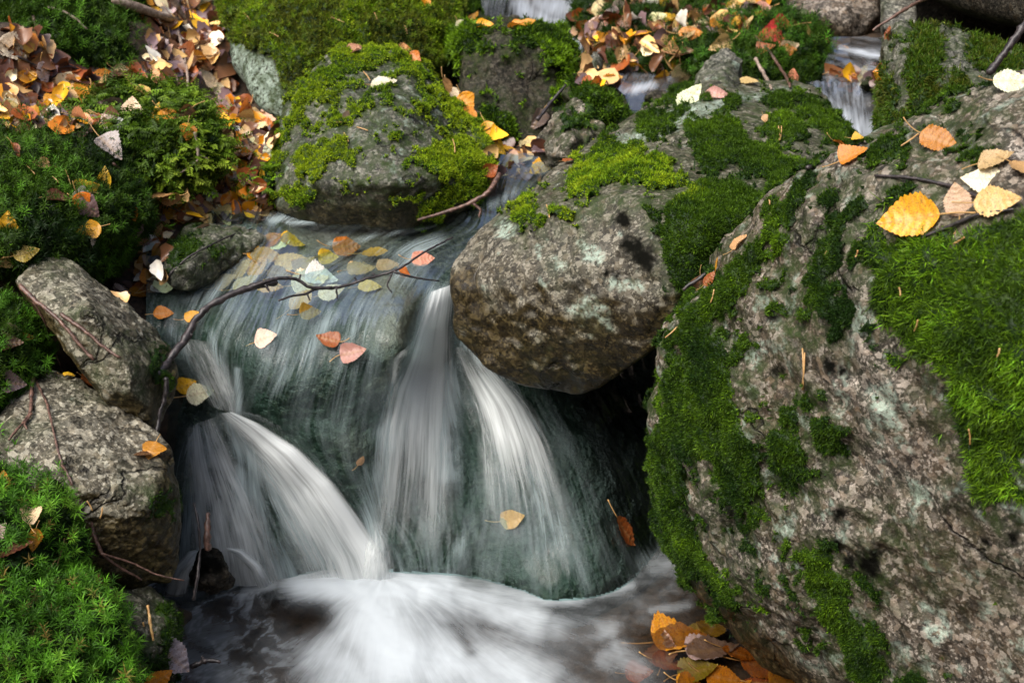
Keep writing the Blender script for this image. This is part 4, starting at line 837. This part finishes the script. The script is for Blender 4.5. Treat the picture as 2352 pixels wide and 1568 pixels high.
VIEWUP = UP; allb = BVHS
def surf(px, py, on):
    if on == 'film' or on == 'pool':
        o, d = Vector(CAM), Vector(ray(px, py)); l, n, i, t = (FILM if on == 'film' else POOLB).ray_cast(o, d)
        if l is None: return hit(px, py)
        return np.array(l), np.array(n), t
    return hit(px, py)
def place(px, py, ln, ang, tilt, on, lift, rnd=.18):
    h = surf(px, py, on)
    if h is None: return None
    p, n, t = h
    if n @ (CAM - p) < 0: n = -n
    view = unit(CAM - p); n = unit(n + tilt * view + rl.normal(0, rnd, 3))
    a = R(ang); im = RT * math.cos(a) + UP * math.sin(a); d = im - n * (im @ n)
    d = unit(d); app = np.linalg.norm(d - view * (d @ view)); tz = (p - CAM) @ FW
    L = ln / 1176 * TX * tz / max(app, .62)
    x = np.cross(d, n); m = Matrix(((x[0], d[0], n[0], p[0] + n[0] * lift), (x[1], d[1], n[1], p[1] + n[1] * lift), (x[2], d[2], n[2], p[2] + n[2] * lift), (0, 0, 0, 1)))
    return m @ Matrix.Diagonal((L * rl.uniform(.9, 1.12), L, L, 1)), L
def add_leaf(px, py, ln, ang, colr, zone, tilt=.35, on=None, lift=.004, tmpl=None, lab=None, group="fallen birch leaves", rnd=.18):
    r = place(px, py, ln, ang, tilt, on, lift, rnd)
    if r is None: return
    k = rl.randint(8 if ln > 66 or on else len(LM)) if tmpl is None else tmpl
    o = bpy.data.objects.new("fallen_leaf", LM[k][0]); COL.objects.link(o); o.matrix_world = r[0]
    c = np.array(COLS[colr]) * np.exp(rl.normal(0, .12, 3) * np.array([.7, 1, 1])) * math.exp(rl.normal(0, .1)); o.color = (*np.clip(c, 0, .9), 1)
    o["category"] = "leaf"; o["group"] = group
    s = bpy.data.objects.new("stalk", SM[k]); COL.objects.link(s); s.parent = o
    LEAVES.append((px, py, colr, zone, o, lab))
Z = {"ft": "in the litter below the far corner moss mound", "fm": "on the bright feather moss mound", "lb": "on the dark moss bank", "lp": "in the leaf pile beside the pool inlet", "lg": "in the litter beside the back boulder",
     "dm": "on the dome shaped boulder", "sd": "beside the dome shaped boulder", "sq": "on the small dark square boulder", "gp": "in the leaf pile behind the brown boulder", "tl": "on the top moss ledge", "bk": "beside the back brook",
     "rm": "on the red leaf's moss mound", "bb": "on the brown boulder", "hb": "on the huge boulder", "gl": "in the dark gully by the inlet stone", "lip": "under water at the waterfall lip", "wf": "in the falling water", "gr": "on the upper granite slab",
     "gb": "on the pale granite block", "sm": "on the star moss beside the granite block", "bm": "on the broad star moss mound", "pl": "under water in the lower pool", "ch": "by the channel at the olive boulder", "cr": "in the crack beside the huge boulder", "mc": "on the moss between the granite blocks"}
H = [(476,187,62,15,"cream","lg"),(493,208,48,40,"cream","lg"),(333,220,55,-20,"peach","fm"),(252,248,62,170,"purple","fm"),(366,264,56,80,"golden","fm"),(253,347,72,-55,"grey","lb"),(194,436,68,20,"yellow","lb"),(182,449,44,200,"white","lb"),(130,458,56,10,"brown","lb"),(201,479,62,-35,"purple","lb"),
 (19,512,62,90,"yellow","lb"),(309,487,40,-80,"golden","lb"),(469,462,52,60,"cream","lp"),(510,477,60,20,"white","lp"),(599,455,56,85,"cream","lp"),(562,472,50,30,"tan","lp"),(410,486,66,30,"yellow","lp"),(389,465,54,120,"brown","lp"),(365,142,42,10,"golden","ft"),(64,184,50,30,"golden","ft"),(240,180,56,20,"orange","ft"),(113,158,44,160,"brown","ft"),(280,163,40,0,"pink","ft"),
 (316,36,34,-30,"golden","ft"),(437,30,36,-50,"golden","ft"),(451,135,50,20,"golden","ft"),(28,118,76,-25,"cream","ft"),(56,252,34,60,"white","lb"),(16,240,42,100,"brown","lb"),(90,260,50,0,"tan","lb"),(150,275,60,40,"peach","lb"),(185,285,60,-40,"tan","lb"),(512,262,46,-20,"orange","lg"),(587,271,44,-30,"tan","lg"),(535,337,62,-60,"orange","lg"),(604,330,46,20,"cream","lg"),(562,361,60,-10,"orange","lg"),(33,351,36,-70,"rust","lb"),(524,413,36,-80,"orange","lg"),
 (883,194,62,10,"white","dm"),(798,270,34,30,"pink","dm"),(812,119,42,40,"tan","dm"),(926,113,40,-10,"orange","dm"),(956,137,34,-50,"orange","dm"),(1021,202,46,-45,"tan","sd"),(1039,220,44,-70,"cream","sd"),(1072,238,52,-60,"golden","sd"),(1079,266,44,-60,"golden","sd"),(1090,45,36,60,"yellow","sq"),(1115,60,42,0,"yellow","sq"),(1187,60,38,10,"golden","sq"),(1212,56,40,15,"orange","sq"),(1057,62,30,-60,"cream","sq"),
 (1219,338,46,60,"cream","gp"),(1169,349,44,10,"yellow","gp"),(1194,370,46,-20,"golden","gp"),(1234,356,44,80,"golden","gp"),(1187,400,46,15,"peach","gp"),(1126,299,40,-60,"golden","gp"),(1122,392,42,30,"rust","gp"),(1124,410,40,-40,"rust","gp"),(1234,277,56,-120,"purple","gp"),(974,12,44,-60,"golden","sd"),(1309,374,30,50,"rust","bb"),(1145,345,40,-30,"yellow","gp"),(1160,385,36,40,"brown","gp"),
 (1522,14,48,-60,"yellow","tl"),(1507,50,62,5,"cream","tl"),(1473,85,52,0,"yellow","tl"),(1376,63,38,-70,"cream","tl"),(1325,68,32,70,"tan","tl"),(1424,22,44,10,"cream","tl"),(1349,94,36,90,"cream","tl"),(1392,90,34,40,"golden","tl"),(1522,95,38,10,"tan","tl"),(1550,77,40,45,"pink","tl"),(1541,122,28,-70,"golden","tl"),(1550,144,32,60,"golden","tl"),(1568,162,46,-80,"cream","tl"),(1334,148,50,80,"peach","bk"),(1417,158,60,-60,"rust","bk"),(1399,184,62,15,"yellow","bk"),(1453,212,50,30,"orange","bk"),(1390,150,46,80,"golden","bk"),
 (1775,76,80,200,"red","rm"),(1814,111,44,20,"cream","rm"),(1851,73,30,100,"tan","rm"),(1823,64,36,-30,"dark brown","rm"),(1898,95,36,-20,"brown","rm"),(1762,118,44,20,"rust","rm"),(1808,121,44,10,"orange","rm"),(1823,175,40,80,"tan","rm"),(1751,21,36,10,"tan","rm"),(1687,18,36,15,"golden","rm"),(1698,50,32,60,"yellow","rm"),(1642,62,32,10,"orange","rm"),(1589,77,44,50,"pink","rm"),(1587,43,36,30,"golden","rm"),(1726,54,34,60,"tan","rm"),(1719,193,48,-30,"tan","rm"),(1576,125,40,10,"brown","rm"),
 (1587,225,78,48,"cream","bb"),(1644,221,58,0,"pink","bb"),(1928,336,40,-20,"orange","bb"),(1972,323,28,-30,"yellow","bb"),(1760,275,22,-60,"tan","bb"),(1965,364,70,5,"orange","hb"),(2158,328,92,-30,"orange","hb"),(2326,193,92,-5,"white","hb"),(2297,375,84,-20,"tan","hb"),(2255,418,92,160,"cream","hb"),(2201,460,78,100,"pink","hb"),(2297,464,104,-5,"peach","hb"),(2100,512,140,178,"yellow","hb"),(2350,400,70,-60,"tan","hb"),
 (2047,80,40,80,"rust","ch"),(1933,118,36,-20,"yellow","ch"),(1951,178,38,10,"orange","ch"),(1976,172,34,60,"golden","ch"),(1925,170,34,10,"rust","ch"),(62,582,60,20,"olive","gr"),(17,588,50,60,"tan","gr"),(19,641,46,10,"cream","gr"),(326,542,44,60,"purple","gl"),(375,542,44,100,"orange","gl"),(350,556,46,40,"golden","gl"),(368,590,46,80,"peach","gl"),(328,615,66,95,"orange","gl"),(357,632,60,60,"purple","gl"),(375,658,58,30,"white","gl"),(278,677,46,0,"white","gl"),(314,676,42,0,"golden","gl"),
 (59,778,36,10,"orange","mc"),(20,757,50,-20,"cream","mc"),(24,792,60,10,"dark brown","mc"),(28,882,60,0,"purple","mc"),(156,868,26,30,"yellow","mc"),(194,882,40,10,"rust","mc"),(347,1040,50,-100,"orange","gb"),(326,1050,40,-120,"dark brown","gb"),(59,1190,50,70,"cream","sm"),(73,1238,54,-100,"golden","sm"),(35,1262,90,10,"dark brown","sm"),(5,1106,50,80,"golden","sm"),(3,1220,44,60,"grey","sm"),(361,1554,74,20,"golden","bm"),(392,1505,104,-42,"grey","bm"),(451,1557,50,-10,"brown","pl"),
 (1653,612,42,60,"golden","cr"),(1701,559,46,60,"tan","cr"),(1619,652,44,-70,"brown","cr"),(1634,640,40,30,"rust","cr")]
for (px, py, ln, an, c, z) in H:
    hb = z in ("hb", "sm", "bm")
    add_leaf(px, py, ln, an, c, z, tilt=.35 if z != "hb" else .45, lift=.014 if (z == "hb" and ln > 120) else .006 if z in ("lb", "sm", "bm", "mc", "fm", "rm", "tl", "hb") else .004, rnd=.18 if z != 'hb' else .10)
for (px, py, ln, an, c) in [(376,722,46,10,"orange"),(444,727,42,30,"yellow"),(612,778,54,15,"cream"),(753,781,56,160,"rust"),(814,810,62,10,"pink"),(432,884,48,20,"yellow"),(462,903,64,10,"white"),(971,596,54,10,"pink"),(928,628,30,-40,"orange"),(1178,1189,58,15,"tan"),(1432,1221,76,-30,"rust"),(827,1055,26,70,"tan"),(715,715,50,20,"olive")]:
    add_leaf(px, py, ln, an, c, "wf", tilt=.2, on='film', lift=.003 if c not in ("olive",) else -.004)
for (px, py, ln, an, c) in [(607,578,72,10,"golden"),(668,590,74,0,"peach"),(756,587,44,5,"golden"),(590,604,56,70,"golden"),(711,640,80,20,"cream"),(677,545,54,0,"yellow"),(621,541,50,30,"orange"),(640,551,44,40,"cream"),(640,620,50,-20,"brown"),(740,630,70,0,"white"),(830,610,60,20,"tan"),(690,680,60,60,"peach"),(550,610,56,60,"tan"),(800,560,60,10,"orange"),(560,590,60,40,"white"),(620,650,56,10,"peach"),(760,660,60,30,"cream"),(700,600,50,60,"pink"),(510,640,50,20,"tan"),(850,650,50,10,"peach"),(890,600,50,10,"peach"),(560,640,60,40,"pink"),(860,570,56,0,"golden")]:
    add_leaf(px, py, ln * 1.1, an, c, "lip", tilt=.2, on='film', lift=-.007 if py > 560 else -.009)
for (px, py, ln, an, c) in [(1637,1483,124,20,"purple"),(1601,1530,96,10,"olive"),(1665,1544,84,-20,"golden"),(1565,1455,124,30,"orange"),(1608,1433,60,40,"olive"),(1640,1422,56,80,"olive"),(1755,1512,104,-15,"orange"),(1825,1556,110,10,"golden"),(1601,1564,90,0,"golden"),(1733,1562,80,30,"rust"),(1470,1535,66,10,"rust"),(1700,1490,80,-40,"orange"),(1545,1510,90,0,"rust"),(1690,1568,70,60,"yellow"),(1520,1480,80,100,"brown")]:
    add_leaf(px, py, ln, an, c, "pl", tilt=.1, on='pool', lift=-.005 - .008 * rl.rand())
LIT = [("ft", [(0,55),(70,75),(150,160),(260,190),(340,150),(345,60),(320,0),(500,0),(512,90),(530,200),(440,200),(330,180),(250,200),(100,240),(0,230)], 74), ("lg", [(510,220),(560,230),(640,300),(630,340),(600,400),(560,430),(500,440),(515,330),(500,250)], 34),
       ("lp", [(370,460),(480,420),(600,420),(640,490),(560,512),(420,515),(350,500)], 54), ("gl", [(300,520),(390,510),(385,660),(260,690),(330,600)], 14), ("lb", [(0,230),(110,250),(250,290),(200,300),(60,290),(0,300)], 42),
       ("tl", [(1310,30),(1400,0),(1560,0),(1570,60),(1540,150),(1440,150),(1340,110)], 26), ("bk", [(1330,120),(1440,150),(1560,170),(1560,190),(1470,190),(1390,200),(1330,190)], 8), ("rm", [(1560,30),(1780,0),(1740,60),(1600,100)], 8), ("gp", [(1110,300),(1180,320),(1260,340),(1240,410),(1140,420)], 9), ("ch", [(1920,150),(2030,150),(2030,195),(1900,195)], 7)]
PAL = ["golden", "golden", "yellow", "cream", "orange", "tan", "pink", "peach", "cream", "brown", "brown", "rust", "purple", "white", "yellow", "tan", "peach", "dark brown"]
def inpoly(poly):
    a = np.array(poly, float); lo, hi = a.min(0), a.max(0)
    while True:
        x, y = rl.uniform(lo, hi)
        if poly_sd(np.array([x]), np.array([y]), poly)[0] > 0: return x, y
for z, poly, n in LIT:
    for k in range(n // 6):
        x, y = inpoly(poly); add_leaf(x, y, rl.uniform(36, 60), rl.uniform(0, 360), PAL[rl.randint(len(PAL))], z, tilt=rl.uniform(.0, .5), lift=rl.uniform(.002, .012))
for (x0, y0, x1, y1, n, z) in ((10, 215, 320, 300, 10, 'lb'), (0, 300, 300, 560, 7, 'lb'), (230, 200, 480, 330, 5, 'fm'), (380, 440, 640, 505, 10, 'lp'), (1430, 40, 1700, 150, 8, 'tl'), (540, 300, 640, 420, 6, 'lg')):
    for k in range(n): add_leaf(rl.uniform(x0, x1), rl.uniform(y0, y1), rl.uniform(38, 62), rl.uniform(0, 360), ['yellow', 'golden', 'cream', 'tan', 'golden', 'peach', 'white', 'brown'][rl.randint(8)], z, tilt=rl.uniform(.2, .5), lift=.006)
# the litter under them that nobody could count
LV, LF, LC, lo_ = [], [], [], 0
tmpl = []
for me, b in LM:
    v = np.empty(len(me.vertices) * 3, np.float32); me.vertices.foreach_get("co", v); v = v.reshape(37, 9, 3)[::4, ::2]; tmpl.append(v.reshape(-1, 3).copy())
tf = grid_faces(5, 10)
for z, poly, n in LIT:
    for k in range(n * 5):
        x, y = inpoly(poly); r = place(x, y, rl.uniform(24, 52), rl.uniform(0, 360), rl.uniform(-.1, .45), None, rl.uniform(-.004, .004) + (.008 if k > n * 4 else 0), .2)
        if r is None: continue
        M = np.array(r[0]); v = tmpl[rl.randint(len(tmpl))] @ M[:3, :3].T + M[:3, 3]
        LV.append(v); LF.append(tf + lo_); lo_ += len(v); c = np.array(COLS[(["brown", "dark brown", "purple", "rust", "brown", "dark brown", "tan"][rl.randint(7)] if k < n * 4 else PAL[rl.randint(len(PAL))])]) * math.exp(rl.normal(0, .2)); LC.append(np.repeat(c[None], len(v), 0))
link("leaf_litter", mk_mesh("leaf_litter", np.concatenate(LV), np.concatenate(LF), cols=dict(tint=np.concatenate(LC))), M_LITTER, None, "matted layer of old wet leaves between the boulders", "leaf litter", None, "stuff")
ORD = ["leftmost", "second", "third", "fourth", "fifth", "sixth", "seventh", "eighth", "ninth", "tenth", "eleventh", "twelfth"]
NUM = ["", "one", "two", "three", "four", "five", "six", "seven", "eight", "nine", "ten", "eleven", "twelve"]
cells = {}
for q_ in LEAVES: cells.setdefault((q_[3], q_[2]), []).append(q_)
for (z, c), ls in cells.items():
    ls.sort(key=lambda a: a[0]); w = WORD.get(c, c); n = len(ls)
    for k, a in enumerate(ls):
        if n == 1: t = f"{w} fallen leaf {Z[z]}"
        elif n == 2: t = f"{w} leaf {Z[z]}, the " + ("left one" if k == 0 else "right one") + " of two"
        elif k == 0 or k == n - 1 or k >= len(ORD): t = f"{'leftmost' if k == 0 else 'rightmost'} {w} leaf {Z[z]}"
        else: t = f"{ORD[k]} {w} leaf from left {Z[z]}"
        if len(t.split()) > 16: t = t.replace(" from left", "")
        a[4]["label"] = a[5] or t

# ------------------------------------------------------------------ twigs, branch, needles
def path(pts, lift=.006, n=None):
    """points (px,py) laid on the surface below, or (px,py,t) free in the air"""
    o = []
    for q in pts:
        if len(q) == 3: o.append(P(q[0], q[1], q[2]))
        else:
            h = hit(*q); o.append(h[0] + unit(CAM - h[0]) * lift)
    o = np.array(o); d = np.r_[0, np.cumsum(np.linalg.norm(np.diff(o, axis=0), axis=1))]; m = n or max(8, len(o) * 5); s = np.linspace(0, d[-1], m)
    o = np.stack([np.interp(s, d, o[:, k]) for k in range(3)], 1)
    for _ in range(2): o[1:-1] = (o[:-2] + 2 * o[1:-1] + o[2:]) / 4
    return o
def twig(pts, r0, r1, label, mat=None, lift=.006, kids=(), name="twig", seed=0):
    o = path(pts, lift); rs = np.random.RandomState(seed + len(label)); o = o + rs.normal(0, r0 * .10, o.shape)
    rad = np.linspace(r0, r1, len(o)) * (1 + .14 * rs.normal(size=len(o)))
    root = link(name, tube(o, rad, 7), mat or M_TWIG, None, label, name.replace("_", " "))
    for kp, a, b in kids:
        k = path(kp, lift); link("side_twig", tube(k + rs.normal(0, a * .12, k.shape), np.linspace(a, b, len(k)), 6), mat or M_TWIG, root)
    return root
bt = 1.80
twig([(362,862,1.74),(385,832,1.76),(430,775,1.78),(444,738,1.79),(482,700,1.80),(540,672,1.81),(590,655,1.82),(636,648,1.83)], .0050, .0044, "thick dark wet branch bent across the waterfall with thin side shoots", M_BARK, kids=[
    ([(575,660,1.815),(610,645,1.82),(650,637,1.83),(688,642,1.84),(705,660,1.84),(762,662,1.85),(800,655,1.86),(832,643,1.86),(870,632,1.87),(905,624,1.87),(945,600,1.88),(985,572,1.90),(1040,545,1.92)], .0026, .0012),
    ([(688,642,1.84),(690,630,1.84)], .0017, .0012), ([(640,690,1.82),(668,680,1.83),(705,675,1.84),(720,664,1.845),(762,660,1.85)], .0012, .0022), ([(706,676,1.84),(712,690,1.84)], .0013, .001), ([(772,662,1.85),(775,685,1.85)], .0015, .001),
    ([(905,624,1.87),(930,632,1.87),(965,640,1.88),(1008,645,1.89)], .0018, .001), ([(900,628,1.87),(888,655,1.87),(900,672,1.87)], .0015, .0009), ([(820,647,1.86),(814,636,1.86)], .0014, .001), ([(862,634,1.87),(855,626,1.87)], .0014, .001), ([(610,655,1.82),(618,668,1.82)], .0022, .0012), ([(440,770,1.78),(432,760,1.78)], .002, .001)], name="branch")
twig([(381,868,1.735),(383,885,1.735),(378,915,1.735),(366,950,1.73),(364,975,1.73),(352,1016,1.72)], .0034, .0024, "dark bent stick hanging below the thick branch beside the granite block", M_BARK, name="stick")
twig([(262,0),(330,22),(400,46),(460,70),(508,94)], .0072, .004, "long pale brown stick lying over the leaf litter at the top", M_TWIGP, .03, name="stick")
twig([(390,-10),(410,20),(425,45)], .006, .004, "short pale forked stick crossing the long pale stick", M_TWIGP, .035, name="stick")
twig([(398,35),(410,75),(420,115),(430,165),(432,205)], .003, .002, "thin grey upright twig over the litter under the long pale stick", M_TWIGP, .012)
twig([(110,18),(150,28),(180,48),(200,68)], .0028, .0015, "thin pale twig on the far corner moss mound", M_TWIGP, .01)
twig([(76,40),(86,70),(88,115)], .003, .002, "short dark twig at the edge of the far corner moss mound", M_TWIG, .008)
twig([(40,130),(110,165),(160,150),(220,180)], .0025, .0012, "thin dark twig over the litter at the left edge", M_BARK, .012)
twig([(448,305),(454,345),(455,375),(470,430)], .0026, .0014, "forked grey twig hanging down the feather moss mound", M_TWIGP, .012, kids=[([(454,368),(430,388),(406,402)], .0016, .001), ([(456,355),(478,365)], .0014, .0009)])
twig([(260,375),(320,430),(360,460),(420,490),(470,508)], .0022, .001, "long thin twig from the dark moss bank to the leaf pile", M_TWIG, .012)
twig([(45,655),(80,690),(115,715),(150,750),(190,800),(215,825)], .003, .0018, "reddish twig lying down the upper granite slab", M_TWIG, .006, kids=[([(140,722),(190,755),(235,795),(275,822)], .0026, .0016), ([(75,690),(105,740),(125,800),(145,858)], .0016, .001)])
twig([(75,865),(72,910),(70,950),(40,985),(20,1010)], .0028, .0014, "dark root twig beside the pale granite block at the left edge", M_TWIG, .008, kids=[([(72,950),(55,975),(62,985)], .0018, .001)])
twig([(80,870),(110,930),(125,1000),(140,1060),(165,1115)], .0017, .001, "thin reddish twig trailing across the pale granite block", M_TWIG, .005)
twig([(210,1180,1.6),(212,1215,1.6),(232,1270,1.6),(270,1300,1.62),(325,1330,1.64)], .0024, .0014, "thin orange brown twig hanging over the dark gap above the low brown rock", M_TWIG, kids=[([(232,1270,1.6),(300,1290,1.62),(360,1320,1.63),(422,1332,1.64)], .0014, .0009)])
twig([(478,1260,1.71),(476,1220,1.71),(478,1180,1.715)], .005, .0025, "broken brown stick standing on the stone in the left fall", M_TWIG, name="stick")
twig([(444,1375,1.69),(455,1320,1.69),(460,1260,1.70),(456,1200,1.70),(446,1155,1.71)], .0022, .0014, "thin dark twig standing in the left fall before the broken stick", M_BARK)
twig([(440,1530,1.66),(475,1515,1.66),(505,1518,1.66)], .0035, .0022, "short dark twig on the water by the low brown rock", M_BARK, kids=[([(468,1518,1.66),(464,1505,1.66)], .002, .0015)])
twig([(960,505,2.0),(1040,482,2.0),(1085,465,2.0),(1125,440,2.0),(1148,400,2.02)], .0022, .004, "dark twig lying along the pool edge under the dome shaped boulder", M_TWIG, kids=[([(1085,465,2.0),(1105,482,2.0),(1100,500,2.0)], .0025, .0015)])
twig([(380,640),(430,590),(480,565),(520,545),(600,518)], .0016, .0012, "thin dark twig arched over the small inlet stone", M_BARK, .01)
twig([(1235,275,2.15),(1265,235,2.17),(1300,195,2.18)], .003, .002, "thin dark stem leaning over the hollow behind the pinkish stone", M_BARK)
twig([(1735,85),(1765,115),(1785,145),(1810,185),(1815,200)], .003, .0022, "curved pinkish brown twig below the red leaf", M_TWIG, .015)
twig([(1735,135),(1752,165),(1772,205)], .0035, .0025, "short stout twig under the leaves of the moss mound", M_TWIGP, .012)
twig([(1570,665,1.60),(1620,630,1.60),(1660,605,1.59),(1710,560,1.58)], .0026, .0016, "dark twig poking out of the crack beside the huge boulder", M_BARK)
twig([(2270,168,1.75),(2310,120,1.75),(2340,75,1.75),(2380,20,1.75)], .0045, .005, "dark slanting branch in front of the black hollow", M_BARK, name="branch")
twig([(2005,70,1.9),(2050,40,1.9),(2095,12,1.88),(2140,-10,1.86)], .0016, .0028, "thin purple brown twig hanging from the top over the olive boulder", M_TWIG)
twig([(2010,403),(2090,408),(2180,425),(2240,450),(2300,480)], .0014, .0024, "thin dark spruce twig lying across the huge boulder under the leaves", M_BARK, .004)
twig([(2120,545),(2180,520),(2250,490),(2330,480)], .0022, .0014, "dark twig at the upper edge of the thick moss on the huge boulder", M_BARK, .006)
twig([(1855,385),(1890,372),(1920,362),(1990,355)], .0024, .0012, "short dark twig under the flat orange leaf on the huge boulder", M_BARK, .004)
twig([(340,1390,1.55),(345,1430,1.54),(352,1470,1.54)], .0018, .0016, "orange stalk like stem curving up from the silvery grey leaf", M_STALK)
twig([(140,1065),(155,1085),(167,1112)], .0016, .001, "short rusty twig at the edge of the star moss by the granite block", M_TWIG, .006)
ND = [(790,305,800,325,"dm"),(820,292,845,300,"dm"),(1040,320,1045,350,"dm"),(835,165,850,185,"dm"),(1788,290,1790,322,"bb"),(1795,290,1791,322,"bb"),(1255,470,1262,500,"bb"),(2070,335,2110,307,"hb"),(1528,775,1556,750,"hb"),(1843,800,1845,895,"hb"),(1848,810,1842,895,"hb"),(1640,665,1632,695,"hb"),(1905,560,1895,585,"hb"),(2190,560,2215,545,"hb"),(2225,985,2228,1020,"hb"),
      (2065,660,2068,680,"hb"),(2100,760,2108,735,"hb"),(2290,820,2296,800,"hb"),(1765,455,1768,470,"hb"),(1965,590,1970,575,"hb"),(130,1300,148,1235,"bm"),(108,1310,128,1285,"bm"),(95,1480,125,1470,"bm"),(70,1430,82,1415,"bm"),(230,1190,235,1165,"sm"),(200,1150,212,1172,"sm"),(560,30,575,48,"back"),(620,75,640,85,"back"),(760,40,790,52,"back"),(930,60,935,80,"back"),(860,30,866,48,"back"),(120,405,135,420,"lb"),(150,390,162,425,"lb"),(250,330,262,360,"lb"),(60,380,80,400,"lb")]
ZN = {"dm": "dome shaped boulder", "bb": "mossy brown boulder", "hb": "huge boulder", "bm": "broad star moss mound", "sm": "star moss by the granite block", "back": "big back boulder", "lb": "dark moss bank"}
cn = {}
for (a, b, c, d, z) in ND: cn.setdefault(z, []).append((a, b, c, d))
for z, ls in cn.items():
    ls.sort()
    for k, (a, b, c, d) in enumerate(ls):
        o = path([(a, b), ((a + c) / 2 + 2, (b + d) / 2), (c, d)], .006, 8)
        pos = "leftmost" if k == 0 else "rightmost" if k == len(ls) - 1 else ORD[k]
        lab = f"{pos} dry pine needle on the {ZN[z]}" if pos.endswith("most") else f"{pos} dry pine needle from left on the {ZN[z]}"
        link("pine_needle", tube(o, .0009, 5), M_NEEDLE, None, lab, "needle", "dry pine needles")
#END
